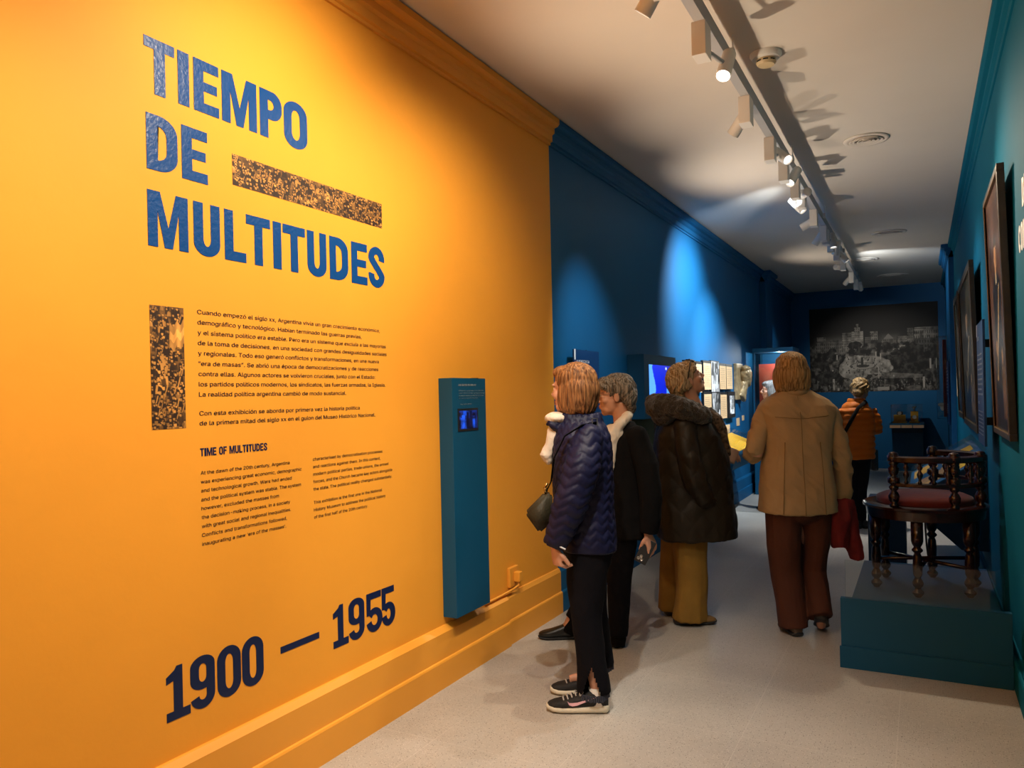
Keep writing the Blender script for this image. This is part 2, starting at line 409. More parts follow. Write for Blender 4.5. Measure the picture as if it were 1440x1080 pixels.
def floor_mat():
    m = bpy.data.materials.new('terrazzo'); m.use_nodes = True; nt = m.node_tree; b = nt.nodes['Principled BSDF']
    N = nt.nodes.new; L = nt.links.new
    tc = N('ShaderNodeTexCoord')
    def speck(scale, lo, hi, colr, prev, seed):
        mp = N('ShaderNodeMapping'); mp.inputs['Location'].default_value = (seed, seed * 2, 0); L(tc.outputs['Object'], mp.inputs[0])
        v = N('ShaderNodeTexVoronoi'); v.inputs['Scale'].default_value = scale; L(mp.outputs[0], v.inputs['Vector'])
        r = N('ShaderNodeValToRGB'); r.color_ramp.elements[0].position = lo; r.color_ramp.elements[1].position = hi
        r.color_ramp.elements[0].color = (1, 1, 1, 1); r.color_ramp.elements[1].color = (0, 0, 0, 1)
        L(v.outputs['Distance'], r.inputs[0])
        s = N('ShaderNodeSeparateColor'); L(v.outputs['Color'], s.inputs[0])
        gt = N('ShaderNodeMath'); gt.operation = 'GREATER_THAN'; gt.inputs[1].default_value = 0.45; L(s.outputs[0], gt.inputs[0])
        mu = N('ShaderNodeMath'); mu.operation = 'MULTIPLY'; L(r.outputs[0], mu.inputs[0]); L(gt.outputs[0], mu.inputs[1])
        mx = N('ShaderNodeMix'); mx.data_type = 'RGBA'; L(mu.outputs[0], mx.inputs[0]); mx.inputs[7].default_value = (*colr, 1)
        if prev is None: mx.inputs[6].default_value = (0.40, 0.375, 0.335, 1)
        else: L(prev, mx.inputs[6])
        return mx.outputs[2]
    n = N('ShaderNodeTexNoise'); n.inputs['Scale'].default_value = 1.1; n.inputs['Detail'].default_value = 4; L(tc.outputs['Object'], n.inputs['Vector'])
    r0 = N('ShaderNodeValToRGB'); r0.color_ramp.elements[0].color = (0.355, 0.335, 0.305, 1); r0.color_ramp.elements[1].color = (0.45, 0.425, 0.385, 1)
    r0.color_ramp.elements[0].position = .35; r0.color_ramp.elements[1].position = .65
    L(n.outputs['Fac'], r0.inputs[0])
    c = speck(130, 0.18, 0.30, (0.60, 0.57, 0.52), r0.outputs[0], 0)
    c = speck(95, 0.15, 0.26, (0.13, 0.115, 0.10), c, 3.1)
    c = speck(60, 0.09, 0.15, (0.06, 0.05, 0.045), c, 7.7)
    # slab joints
    br = N('ShaderNodeTexBrick'); br.inputs['Scale'].default_value = 1.0; br.offset = 0; br.inputs['Brick Width'].default_value = 0.6; br.inputs['Row Height'].default_value = 0.6
    br.inputs['Mortar Size'].default_value = 0.0018; br.inputs['Color1'].default_value = (0, 0, 0, 1); br.inputs['Color2'].default_value = (0, 0, 0, 1); br.inputs['Mortar'].default_value = (1, 1, 1, 1)
    mp = N('ShaderNodeMapping'); mp.inputs['Location'].default_value = (0.12, 0.2, 0); L(tc.outputs['Object'], mp.inputs[0]); L(mp.outputs[0], br.inputs['Vector'])
    mx = N('ShaderNodeMix'); mx.data_type = 'RGBA'; mf = N('ShaderNodeMath'); mf.operation = 'MULTIPLY'; mf.inputs[1].default_value = 0.35
    L(br.outputs['Color'], mf.inputs[0]); L(mf.outputs[0], mx.inputs[0]); L(c, mx.inputs[6]); mx.inputs[7].default_value = (0.62, 0.59, 0.54, 1)
    L(mx.outputs[2], b.inputs['Base Color'])
    rr = N('ShaderNodeMapRange'); rr.inputs['To Min'].default_value = 0.30; rr.inputs['To Max'].default_value = 0.42; L(n.outputs['Fac'], rr.inputs[0]); L(rr.outputs[0], b.inputs['Roughness'])
    return m

# ---------------------------------------------------------------- room shell
def struct(name, mb, mat, smooth=False):
    o = mb.build(name, mat, None, smooth); o['kind'] = 'structure'; return o
struct('floor', MB().box((-2.5, -4, -0.1), (4.0, 16.2, 0)), floor_mat())
struct('ceiling', MB().box((-2.5, -4, CZ), (4.0, 16.2, CZ + 0.1)), M_ceil)
wl = struct('wall_left', MB().box((-2.45, -4, 0), (WALLX, 16.2, CZ)), M_yel)
wl.data.materials.append(M_blue)
# the blue paint starts at y = YB: cut the wall there
bm = bmesh.new(); bm.from_mesh(wl.data)
bmesh.ops.bisect_plane(bm, geom=bm.verts[:] + bm.edges[:] + bm.faces[:], plane_co=(0, YB, 0), plane_no=(0, 1, 0))
for f in bm.faces: f.material_index = 1 if f.calc_center_median().y > YB else 0
bm.to_mesh(wl.data); bm.free()
struct('wall_right', MB().box((RX, 3.0, 0), (RX + 0.2, 16.2, CZ)), M_teal)
struct('wall_end', MB().box((WALLX, YE, 0), (RX, YE + 0.2, CZ)), M_blue)

# stepped cornice (profile: distance from wall, height), yellow then blue on the left, blue on the right
PROF = [(0, 3.235), (0.014, 3.235), (0.014, 3.252), (0.030, 3.256), (0.030, 3.300), (0.048, 3.312), (0.048, 3.345), (0.072, 3.352), (0.086, 3.366), (0.086, 3.402), (0.0, 3.402)]
def cornice(name, x, sgn, y0, y1, mat, extra=0.0):
    return struct(name, MB().prism([(x + sgn * (d + extra), z) for d, z in PROF[:-1]] + [(x, PROF[-1][1])], 'y', y0, y1), mat)
cornice('trim_1', WALLX, 1, -4, YB, M_yel2)
cornice('trim_2', WALLX, 1, YB, 12.6, M_blue)
cornice('trim_3', WALLX, 1, 12.6, 13.3, M_blue, 0.10)
cornice('trim_4', WALLX, 1, 13.3, YE, M_blue)
cornice('trim_5', RX, -1, 3.0, 11.75, M_teal, -0.02)
cornice('trim_6', RX, -1, 11.75, 13.4, M_blue, 0.06)
cornice('trim_7', RX, -1, 13.4, YE, M_teal, -0.02)
struct('trim_8', MB().box((WALLX, 12.65, 0), (WALLX + 0.10, 13.25, 3.24), 0.004), M_blue)
struct('trim_9', MB().box((RX - 0.06, 11.85, 0), (RX, 13.3, 3.24), 0.004), M_blue)

# two-step skirting
def skirting(name, x, sgn, y0, y1, mat, dz=0.0, out=0.0):
    pr = [(0, 0), (0.034 + out, 0), (0.034 + out, 0.135), (0.030 + out, 0.143), (0.022 + out, 0.146), (0.022 + out, 0.278 + dz), (0.010, 0.302 + dz), (0, 0.304 + dz)]
    return struct(name, MB().prism([(x + sgn * d, z) for d, z in pr], 'y', y0, y1), mat)
skirting('baseboard_left', WALLX, 1, -4, 4.06, M_yel2, 0, 0.012)
skirting('baseboard_left_yellow_end', WALLX, 1, 4.06, YB, M_yel2)
skirting('baseboard_left_blue', WALLX, 1, YB, 12.65, M_blue)
skirting('baseboard_left_far', WALLX, 1, 13.25, YE, M_blue)
skirting('baseboard_right', RX, -1, 3.0, 11.85, M_teal, -0.15)
struct('baseboard_end', MB().box((WALLX + .04, YE - 0.03, 0), (RX - .04, YE, 0.14), 0.004), M_blue)

# ---------------------------------------------------------------- wall lettering
L2W = Matrix(((0, 0, 1, WALLX), (1, 0, 0, 0), (0, 1, 0, 0), (0, 0, 0, 1)))
def letters(spec, z0, H, v, h, mat, parent):
    for ch, y0, y1 in spec:
        zz, HH = z0, H
        if ch == '-': zz, HH = z0 + H * 0.41, H * 0.145
        me = glyph_mesh(ch, y1 - y0, HH, v, h)
        me.transform(L2W @ Matrix.Translation((y0, zz, 0)))
        o = link_mesh('letter', me, mat, parent)
        o.location = Vector((0, 0, 0)) - parent.location
T1 = empty('wall_title', (WALLX, 1.68, 2.02), 'large blue vinyl title reading TIEMPO DE MULTITUDES high on the yellow wall', 'wall title')
letters([('T', 1.681, 1.799), ('I', 1.812, 1.858), ('E', 1.877, 1.987), ('M', 2.001, 2.169), ('P', 2.185, 2.302), ('O', 2.313, 2.446)], 2.540, 0.187, 0.043, 0.036, M_title, T1)
letters([('D', 1.683, 1.804), ('E', 1.821, 1.930)], 2.284, 0.187, 0.043, 0.036, M_title, T1)
letters([('M', 1.682, 1.841), ('U', 1.864, 1.979), ('L', 2.000, 2.101), ('T', 2.103, 2.225), ('I', 2.240, 2.284), ('T', 2.293, 2.419), ('U', 2.431, 2.547), ('D', 2.568, 2.689), ('E', 2.712, 2.823), ('S', 2.833, 2.952)], 2.028, 0.187, 0.041, 0.036, M_title, T1)
T2 = empty('date_lettering', (WALLX, 1.71, 0.43), 'big dark navy dates 1900 and 1955 joined by a dash, low on the yellow wall', 'wall lettering')
letters([('1', 1.713, 1.808), ('9', 1.809, 1.913), ('0', 1.924, 2.032), ('0', 2.038, 2.143), ('-', 2.232, 2.452), ('1', 2.539, 2.638), ('9', 2.640, 2.748), ('5', 2.762, 2.879), ('5', 2.874, 2.978)], 0.432, 0.180, 0.036, 0.030, M_date, T2)

PL = lambda x, y, d: (WALLX + 0.0005 + d, x, y)
ES = ["Cuando empezó el siglo xx, Argentina vivía un gran crecimiento económico,", "demográfico y tecnológico. Habían terminado las guerras previas,", "y el sistema político era estable. Pero era un sistema que excluía a las mayorías", "de la toma de decisiones, en una sociedad con grandes desigualdades sociales", "y regionales. Todo eso generó conflictos y transformaciones, en una nueva", "“era de masas”. Se abrió una época de democratizaciones y de reacciones", "contra ellas. Algunos actores se volvieron cruciales, junto con el Estado:", "los partidos políticos modernos, los sindicatos, las fuerzas armadas, la Iglesia.", "La realidad política argentina cambió de modo sustancial."]
y_es = 1.871
ESY = [2.906, 2.771, 2.949, 2.954, 2.893, 2.888, 2.863, 2.940, 2.656]
z0 = 1.816; z8 = 1.524
T3 = empty('intro_text', (WALLX, 1.87, 1.43), 'Spanish introduction text in small dark letters beside the tall crowd photograph', 'wall text')
st = (z0 - z8) / 8
def put(o, p): o.location = -p.location
put(text_lines('paragraph', [(t, y_es, z0 - k * st, 0.0222, ESY[k] - y_es) for k, t in enumerate(ES)], PL, M_small, T3, bold=0.045), T3)
zA = 1.457; zB = 1.422
put(text_lines('paragraph', [("Con esta exhibición se aborda por primera vez la historia política", y_es, zA, 0.0222, 2.747 - y_es), ("de la primera mitad del siglo xx en el guion del Museo Histórico Nacional.", y_es, zB, 0.0222, 2.858 - y_es)], PL, M_small, T3, bold=0.045), T3)
T4 = empty('english_text', (WALLX, 1.87, 1.0), 'English text in two small columns under the heading TIME OF MULTITUDES', 'wall text')
hd_bm = bmesh.new(); x = y_es; HW = 2.188 - y_es
wd = {'I': 0.30, 'M': 0.90, ' ': 0.30, 'L': 0.55, 'T': 0.62, 'E': 0.60, 'F': 0.57}
heads = "TIME OF MULTITUDES"; unit = HW / sum(wd.get(c, 0.66) + 0.09 for c in heads)
for c in heads:
    W_ = wd.get(c, 0.66) * unit
    if c != ' ':
        me = glyph_mesh(c, W_, 0.0285, W_ * 0.9 if c == 'I' else 0.20 * unit, 0.0052, 0.0008); me.transform(L2W @ Matrix.Translation((x, 1.313, 0))); hd_bm.from_mesh(me); bpy.data.meshes.remove(me)
    x += W_ + 0.09 * unit
me = bpy.data.meshes.new('heading'); hd_bm.to_mesh(me); hd_bm.free(); put(link_mesh('heading', me, M_date, T4), T4)
EN = ["At the dawn of the 20th century, Argentina", "was experiencing great economic, demographic", "and technological growth. Wars had ended", "and the political system was stable. The system", "however, excluded the masses from", "the decision-making process, in a society", "with great social and regional inequalities.", "Conflicts and transformations followed,", "inaugurating a new ‘era of the masses’."]
ENY = [2.303, 2.370, 2.313, 2.364, 2.241, 2.301, 2.305, 2.281, 2.276]
e0 = 1.248; e8 = 0.997
put(text_lines('paragraph', [(t, y_es, e0 - k * (e0 - e8) / 8, 0.0182, ENY[k] - y_es) for k, t in enumerate(EN)], PL, M_small, T4, bold=0.03), T4)
E2 = ["characterised by democratisation processes", "and reactions against them. In this context,", "modern political parties, trade unions, the armed", "forces, and the Church became key actors alongside", "the state. The political reality changed substantially."]
y2 = 2.437
E2Y = [2.906, 2.889, 2.949, 2.979, 2.977]
f0 = 1.250; f4 = 1.125
put(text_lines('paragraph', [(t, y2, f0 - k * (f0 - f4) / 4, 0.0182, E2Y[k] - y2) for k, t in enumerate(E2)], PL, M_small, T4, bold=0.03), T4)
E3 = ["This exhibition is the first one in the National", "History Museum to address the political history", "of the first half of the 20th century."]
E3Y = [2.897, 2.923, 2.790]
g0 = 1.069; g2 = 1.008
put(text_lines('paragraph', [(t, y2, g0 - k * (g0 - g2) / 2, 0.0182, E3Y[k] - y2) for k, t in enumerate(E3)], PL, M_small, T4, bold=0.03), T4)

# crowd photographs printed on the wall
def crowd(nx, ny, head, tall, seed, flag=False):
    rs = np.random.RandomState(seed); k = n2(ny, nx, nx / 14, ny / 14, 3, seed)
    base = 0.14 + 0.07 * k
    yy, xx = np.mgrid[0:ny, 0:nx]
    img = base.copy()
    n = int(nx * ny / (head * head * 1.6))
    for q in range(n):
        cy = ny * (1 - (q + rs.rand()) / n); cx = rs.rand() * nx
        s = head * (0.55 + 0.6 * rs.rand()) * (0.7 + 0.6 * (1 - cy / ny) if tall else 1.0)
        x0, x1, y0, y1 = int(max(0, cx - 2 * s)), int(min(nx, cx + 2 * s)), int(max(0, cy - 3 * s)), int(min(ny, cy + 2 * s))
        if x1 <= x0 or y1 <= y0: continue
        X = (xx[y0:y1, x0:x1] - cx) / s; Y = (yy[y0:y1, x0:x1] - cy) / s
        body = (np.abs(X) < 0.9 - 0.15 * Y) & (Y < -0.35) & (Y > -2.6)
        tone = rs.choice([0.03, 0.05, 0.09, 0.2, 0.42], p=[.32, .26, .2, .12, .10])
        sub = img[y0:y1, x0:x1]; sub[body] = tone * (0.7 + 0.5 * rs.rand())
        hd = X ** 2 / 0.25 + Y ** 2 / 0.36 < 1
        sub[hd] = 0.30 + 0.25 * rs.rand()
        hair = hd & ((Y > 0.18) | (X > 0.3)); sub[hair] = 0.03 + 0.04 * rs.rand()
        if rs.rand() < 0.18:
            arm = (np.abs(X - 0.9 - 0.3 * Y) < 0.16) & (Y > -1) & (Y < 1.2); sub[arm] = 0.40
    if flag:
        u = (xx / nx - 0.78) / 0.24; v = (yy / ny - 0.765 + 0.02 * np.sin(xx * 0.2)) / 0.10
        v = v - 0.25 * u
        fl = (np.abs(u) < 1) & (np.abs(v) < 1)
        img[fl] = np.where(np.abs(v[fl]) < 0.33, 0.75, 0.45) * (0.85 + 0.2 * np.sin(u[fl] * 7))
        pole = (np.abs(xx - nx * 0.53 - (yy - ny * 0.6) * 0.03) < 1.2) & (yy > ny * 0.55) & (yy < ny * 0.85); img[pole] = 0.05
    img *= 0.85 + 0.3 * n2(ny, nx, 5, 5, 3, seed + 1)
    if tall:
        for _ in range(2): img[1:-1, 1:-1] = (img[1:-1, 1:-1] * 2 + img[:-2, 1:-1] + img[2:, 1:-1] + img[1:-1, :-2] + img[1:-1, 2:]) / 6
    dark = np.array([0.020, 0.0075, 0.003]); lite = np.array([1.0, 0.47, 0.10])
    t = np.clip((img - 0.05) * 1.5, 0, 1)[..., None]
    return dark * (1 - t) + lite * t
M_pic = vcol_mat('printed_picture', 0.55)
p = picture('crowd_photograph', (WALLX + 0.0012, 2.043, 2.313), (0, 2.941 - 2.043, 0), (0, 0, 0.116), crowd(560, 80, 8, False, 5), M_pic)
tag(p, 'long narrow sepia crowd photograph printed next to the word DE', 'photograph')
p = picture('crowd_photograph', (WALLX + 0.0012, 1.681, 1.416), (0, 0.133, 0), (0, 0, 0.415), crowd(150, 460, 13, True, 9, True), M_pic)
tag(p, 'tall sepia crowd photograph with a flag, left of the Spanish text', 'photograph')

# ---------------------------------------------------------------- blue monitor panel on the yellow wall
def wall_text_block(parent, lines, mat, place, name='printed_text', bold=0.03):
    o = text_lines(name, lines, place, mat, parent, bold=bold); o.location = -parent.location; return o
pan = empty('monitor_panel', (WALLX, 3.65, 0.345), 'tall narrow blue panel with a small screen, mounted on the yellow wall', 'wall panel')
PF = WALLX + 0.085
def child_box(name, mat, parent, a, b, bev=0.0):
    o = MB().box(a, b, bev).build(name, mat, parent); o.location = -parent.location; return o

Ya, Yb = (3.396,1.498)[0], (3.744,1.494)[0]
o = MB().box((WALLX, Ya, 0.345), (PF, Yb, 1.605), 0.003).build('body', M_blueP, pan); o.location = -pan.location
sa, sb = (3.444,1.321), (3.652,1.442)
fr = MB().box((PF - 0.002, sa[0], sa[1]), (PF + 0.003, sb[0], sb[1])).build('screen_frame', M_black, pan); fr.location = -pan.location
def blue_film(nx, ny):
    k = n2(ny, nx, 5, 5, 4, 2.0); yy, xx = np.mgrid[0:ny, 0:nx] / np.array([ny, nx])[:, None, None]
    v = 0.10 + 0.12 * k
    for cx, wd, top, t in [(0.22, 0.09, 0.75, 0.75), (0.12, 0.05, 0.6, 0.5), (0.45, 0.10, 0.9, 0.02), (0.62, 0.09, 0.95, 0.03), (0.8, 0.06, 0.7, 0.45), (0.33, 0.05, 0.5, 0.35), (0.9, 0.05, 0.92, 0.1), (0.3, 0.12, 1.0, 0.4)]:
        m = (np.abs(xx - cx) < wd * (1 - 0.3 * yy)) & (yy < top) & (yy > (0.72 if wd == 0.12 else 0)); v[m] = t * (0.7 + 0.5 * k[m])
    v = np.clip(v, 0.005, 1)[..., None]
    return v * np.array([0.01, 0.10, 0.9])
M_film = vcol_mat('lit_screen', 0.3, 1.3)
d = picture('screen', (PF + 0.0035, sa[0] + 0.012, sa[1] + 0.012), (0, sb[0] - sa[0] - 0.024, 0), (0, 0, sb[1] - sa[1] - 0.024), blue_film(60, 70), M_film, pan); d.location = -pan.location
PT = lambda x, y, dd: (PF + 0.0006 + dd, x, y)
t0 = (3.458,1.569); t1 = (3.700,1.570); tl = (3.425,1.535)
ln = [("UNA HISTORIA DEL SIGLO XX", t0[0], t0[1] - 0.006, 0.014, 0.18)]
for k, tx in enumerate(["La llegada del cine permitió registrar la vida cotidiana de la", "ciudad a comienzos del siglo. Las imágenes muestran", "las calles, los trabajos y las fiestas de una sociedad", "en plena transformación."]):
    ln.append((tx, t0[0], t0[1] - 0.034 - 0.0135 * k, 0.0075, [0.26, 0.27, 0.26, 0.2][k]))
ln.append(("Museo Histórico Nacional", t0[0] + 0.012, t0[1] - 0.106, 0.007, 0.12))
wall_text_block(pan, ln, M_wtext, PT)

sk = empty('power_outlet', (WALLX, 4.15, 0.42), 'yellow-painted power outlet with a plug, low on the yellow wall right of the panel', 'outlet')
child_box('cover_plate', M_yel2, sk, (WALLX, 4.105, 0.335), (WALLX + 0.022, 4.215, 0.455), 0.006)
child_box('plug', M_yel2, sk, (WALLX + 0.020, 4.15, 0.365), (WALLX + 0.062, 4.195, 0.425), 0.008)
o = MB().tube([(WALLX + 0.05, 4.17, 0.368), (WALLX + 0.045, 4.165, 0.342), (WALLX + 0.028, 4.13, 0.325), (WALLX + 0.02, 4.0, 0.316), (WALLX + 0.02, 3.80, 0.316)], 0.007, 8).build('cable', M_yel2, sk, True); o.location = -sk.location

# ---------------------------------------------------------------- left blue wall: text panel, screen, documents, relief, desk case, vitrine
PR_L = lambda X: (lambda x, y, dd: (X + 0.0006 + dd, x, y))
def fake_lines(n, y, z, dz, w0, cap, seed, words):
    rs = random.Random(seed); out = []
    for k in range(n):
        s = ' '.join(rs.choice(words) for _ in range(7)); out.append((s, y, z - k * dz, cap, w0 * (1 - 0.2 * rs.random())))
    return out
WORDS = "democracia pueblo derechos partido sistema voto ley reforma ciudad trabajo huelga obreros gobierno elecciones sociedad".split()
ip = empty('text_panel', (WALLX, 5.3, 1.1), 'navy text panel with a white corner tab on the blue wall above the two women', 'text panel')
child_box('board', M_navyP, ip, (-2.20, 5.06, 1.05), (-2.188, 5.54, 1.83))
child_box('corner_tab', M_wtext, ip, (-2.1875, 5.06, 1.755), (-2.1865, 5.085, 1.832))
for z in (1.2, 1.7): child_box('spacer', M_black, ip, (WALLX, 5.25, z), (-2.2, 5.31, z + 0.05))
wall_text_block(ip, [("LA DEMOCRACIA", 5.10, 1.735, 0.030, 0.24)] + fake_lines(5, 5.10, 1.668, 0.030, 0.36, 0.017, 1, WORDS) + fake_lines(7, 5.10, 1.49, 0.030, 0.36, 0.017, 2, WORDS), M_wtext, PR_L(-2.188), bold=0.06)

sc_ = empty('screen_case', (WALLX, 6.85, 1.28), 'dark blue wall box with a bright blue screen, between the two standing groups', 'screen')
child_box('housing', M_blueP, sc_, (WALLX, 6.35, 1.28), (-2.10, 7.32, 1.842), 0.004)
def map_img(nx, ny):
    yy, xx = np.mgrid[0:ny, 0:nx] / np.array([ny, nx])[:, None, None]
    img = np.zeros((ny, nx, 3)); img[:] = (0.0, 0.015, 0.75)
    img *= (1 - 0.45 * xx)[..., None]
    edge = 0.12 + 0.13 * np.sin(yy * 3.1) + 0.04 * n2(ny, nx, 1, 12, 3, 4.0); edge[yy < 0.2] *= 0.5
    img[xx < edge] = (0.10, 0.38, 0.95)
    img[(xx > 0.74) & (yy > 0.34) & (yy < 0.46)] = (0.08, 0.32, 0.9)
    img[(np.abs(xx - 0.74) < 0.03) & (np.abs(yy - 0.92) < 0.025)] = (0.6, 0.75, 1)
    return img
d = picture('screen', (-2.0985, 6.485, 1.355), (0, 0.68, 0), (0, 0, 0.40), map_img(80, 60), M_film, sc_); d.location = -sc_.location
ncase = empty('display_niche', (WALLX, 6.8, 0.80), 'olive glazed display box below the blue screen, mostly behind the women', 'display case')
M_olive = material('olive_lining', (0.10, 0.12, 0.05), rough=0.7)
child_box('back_panel', M_olive, ncase, (WALLX, 6.35, 0.85), (WALLX + .02, 7.25, 1.278))
child_box('base', M_blueP, ncase, (WALLX, 6.30, 0.80), (-2.0, 7.30, 0.85), 0.003)
for y in (6.35, 6.81, 7.24): child_box('mullion', M_black, ncase, (-2.02, y, 0.85), (-2.005, y + 0.012, 1.278))
child_box('glass_front', GL, ncase, (-2.016, 6.36, 0.85), (-2.010, 7.24, 1.276))

DOCS = [('document', 8.87, 9.235, 1.531, 1.861, 'buff document sheet nearest the camera in the upper row', 'p'),
        ('photograph', 9.25, 9.66, 1.50, 1.87, 'black and white photograph in the upper row of documents', 'f'),
        ('document', 9.67, 10.03, 1.535, 1.85, 'buff document sheet just right of the upper photograph', 'p'),
        ('document', 10.05, 10.41, 1.537, 1.848, 'rightmost buff document sheet of the upper row', 'p'),
        ('document', 8.87, 9.235, 1.30, 1.498, 'buff document sheet below the upper row, partly behind the blonde woman', 'p'),
        ('photograph', 9.27, 9.68, 1.16, 1.49, 'black and white photograph in the lower row of documents', 'f'),
        ('document', 9.69, 10.05, 1.165, 1.485, 'buff document sheet between the lower photograph and the black frame', 'p'),
        ('framed_picture', 10.07, 10.46, 1.16, 1.49, 'black framed white picture at the right end of the lower row', 'k'),
        ('document', 8.45, 8.80, 1.50, 1.84, 'pale document sheet with black edge just in front of the blonde face', 'p')]
def bw_photo(nx, ny, seed):
    k = n2(ny, nx, 6, 6, 4, seed); yy, xx = np.mgrid[0:ny, 0:nx] / np.array([ny, nx])[:, None, None]
    v = 0.22 + 0.3 * k; v[yy < 0.25] = 0.45 + 0.3 * k[yy < 0.25]
    rs = np.random.RandomState(int(seed))
    for q in range(9):
        cx, cy, s = rs.rand(), 0.2 + 0.6 * rs.rand(), 0.03 + 0.07 * rs.rand(); v[(np.abs(xx - cx) < s) & (np.abs(yy - cy) < 2.2 * s)] = rs.choice([0.02, 0.03, 0.6])
    return np.clip(v, 0.01, 0.8)[..., None] * np.array([1, 1, 1.02])
for i, (nm, a, b, z0_, z1_, lab, kd) in enumerate(DOCS):
    e = empty(nm, (WALLX, (a + b) / 2, z0_), lab, nm.replace('_', ' ').replace('framed picture', 'picture'), 'documents on the left blue wall' if kd == 'p' else None)
    child_box('backing', M_black, e, (WALLX, a, z0_), (WALLX + (0.05 if kd == 'k' else 0.03), b, z1_ + 0.012))
    X = WALLX + (0.051 if kd == 'k' else 0.031)
    if kd == 'p':
        child_box('sheet', M_paper, e, (X, a + 0.012, z0_), (X + 0.001, b - 0.006, z1_ - 0.02))
        wall_text_block(e, fake_lines(11, a + 0.04, z1_ - 0.06, 0.023, (b - a) * 0.78, 0.010, i + 5, WORDS)[:max(4, int((z1_ - z0_ - 0.06) / 0.023))], M_small, PR_L(X + 0.001))
    elif kd == 'f':
        d = picture('print', (X, a + 0.005, z0_ + 0.004), (0, b - a - 0.01, 0), (0, 0, z1_ - z0_ - 0.004), bw_photo(36, 30, 3 + i), M_pic, e); d.location = -e.location
    else:
        im = bw_photo(36, 36, 8); im[:] = np.where(im > 0.3, 0.75, 0.2)
        d = picture('print', (X, a + 0.07, z0_ + 0.05), (0, b - a - 0.14, 0), (0, 0, z1_ - z0_ - 0.09), im, M_pic, e); d.location = -e.location
for a, b, z0_, z1_, lab in [(10.75, 10.92, 1.03, 1.135, 'tall cream caption card under the bronze head relief'), (11.12, 11.24, 1.09, 1.16, 'tiny cream caption card right of the bronze head relief'), (9.97, 10.30, 0.955, 1.07, 'buff caption card above the yellow desk case')]:
    tag(MB().box((WALLX, a, z0_), (WALLX + 0.008, b, z1_)).build('caption_card', M_paper), lab, 'caption card')

# bronze relief: slab with a head in profile facing right
rel = empty('relief_sculpture', (WALLX, 10.95, 1.38), 'bronze relief of a head in profile facing right, on the blue wall', 'sculpture')
mb = MB(); mb.box((WALLX, 10.63, 1.39), (WALLX + 0.045, 11.02, 1.885), 0.01); o = mb.build('slab', M_brass, rel); o.location = -rel.location
mb = MB(); x = WALLX + 0.075
mb.ell((x, 11.04, 1.745), (0.085, 0.20, 0.125)); mb.ell((x, 11.15, 1.67), (0.065, 0.09, 0.095)); mb.ell((x, 11.19, 1.60), (0.05, 0.05, 0.035))
mb.tube([(x, 11.0, 1.66), (x - 0.01, 10.93, 1.52), (x - 0.02, 10.86, 1.40)], [(0.055, 0.075), (0.05, 0.075), (0.045, 0.10)], 14)
mb.tube([(x, 11.21, 1.735), (x, 11.285, 1.665), (x, 11.22, 1.655)], [0.026, 0.034, 0.026], 8)
mb.ell((x, 11.215, 1.75), (0.05, 0.02, 0.02)); mb.ell((x, 11.225, 1.635), (0.04, 0.02, 0.012)); mb.ell((x, 11.22, 1.612), (0.04, 0.02, 0.012))
mb.ell((x + 0.06, 11.0, 1.68), (0.02, 0.03, 0.045)); 
for k in range(12): mb.ell((x + 0.03, 10.86 + 0.035 * (k % 6) + 0.02 * (k // 6), 1.82 - 0.06 * (k // 6)), (0.05, 0.04, 0.035))
sc_.location.x += 0.0015; ncase.location.x += 0.0015
def reldisp(co, no): return 0.006 * fbm(co * 30, 2)
o = mb.organic('head', M_brass, rel, 0.010, 3, disp=reldisp); o.location = -rel.location

dc = empty('desk_case', (WALLX, 9.7, 0.6), 'blue wall desk case with bright yellow lining under glass, beside the blonde woman', 'display case')
mb = MB(); mb.prism([(WALLX, 0.60), (-1.93, 0.60), (-1.87, 0.77), (-1.87, 0.80), (WALLX, 0.96)], 'y', 8.9, 10.42); o = mb.build('body', M_blueP, dc); o.location = -dc.location
mb = MB(); mb.prism([(WALLX + 0.02, 0.9545), (-1.885, 0.8085), (-1.885, 0.8125), (WALLX + 0.02, 0.9585)], 'y', 8.98, 10.34); o = mb.build('lining', M_ylw, dc); o.location = -dc.location
mb = MB(); mb.prism([(WALLX, 1.015), (-1.87, 0.855), (-1.87, 0.861), (WALLX, 1.021)], 'y', 8.9, 10.42)
o = mb.build('glass_lid', GL2, dc); o.location = -dc.location
mb = MB(); mb.prism([(WALLX, 0.96), (-1.87, 0.80), (-1.87, 0.855), (WALLX, 1.015)], 'y', 10.414, 10.42); mb.box((-1.876, 8.9, 0.80), (-1.87, 10.42, 0.855)); o = mb.build('glass_side', GL2, dc); o.location = -dc.location

dc.location.x += 0.0015
# tall vitrine standing across the corridor's left side
M_red = material('red_orange_lining', (0.42, 0.055, 0.025), rough=0.6, var=0.15, vscale=4)
vt = empty('vitrine', (-1.9, 11.8, 0), 'tall blue-framed glass vitrine with a red-orange panel inside, left of the mural', 'display cabinet')
vx0, vx1, vy0, vy1 = -2.16, -1.60, 11.5, 12.15
child_box('plinth', M_blueP, vt, (vx0, vy0, 0), (vx1, vy1, 0.55), 0.004)
child_box('top', M_blueP, vt, (vx0, vy0, 2.06), (vx1, vy1, 2.12), 0.004)
for a, b in ((vx0, vy0), (vx1 - 0.025, vy0), (vx0, vy1 - 0.025), (vx1 - 0.025, vy1 - 0.025)): child_box('corner_post', M_blueP, vt, (a, b, 0.55), (a + 0.025, b + 0.025, 2.06))
child_box('side_panel', M_red, vt, (vx0 + 0.025, vy1 - 0.30, 0.55), (vx0 + 0.27, vy1 - 0.28, 1.90))
child_box('back_panel', M_blue, vt, (vx0 + 0.03, vy1 - 0.03, 0.55), (vx1 - 0.03, vy1 - 0.02, 2.06))
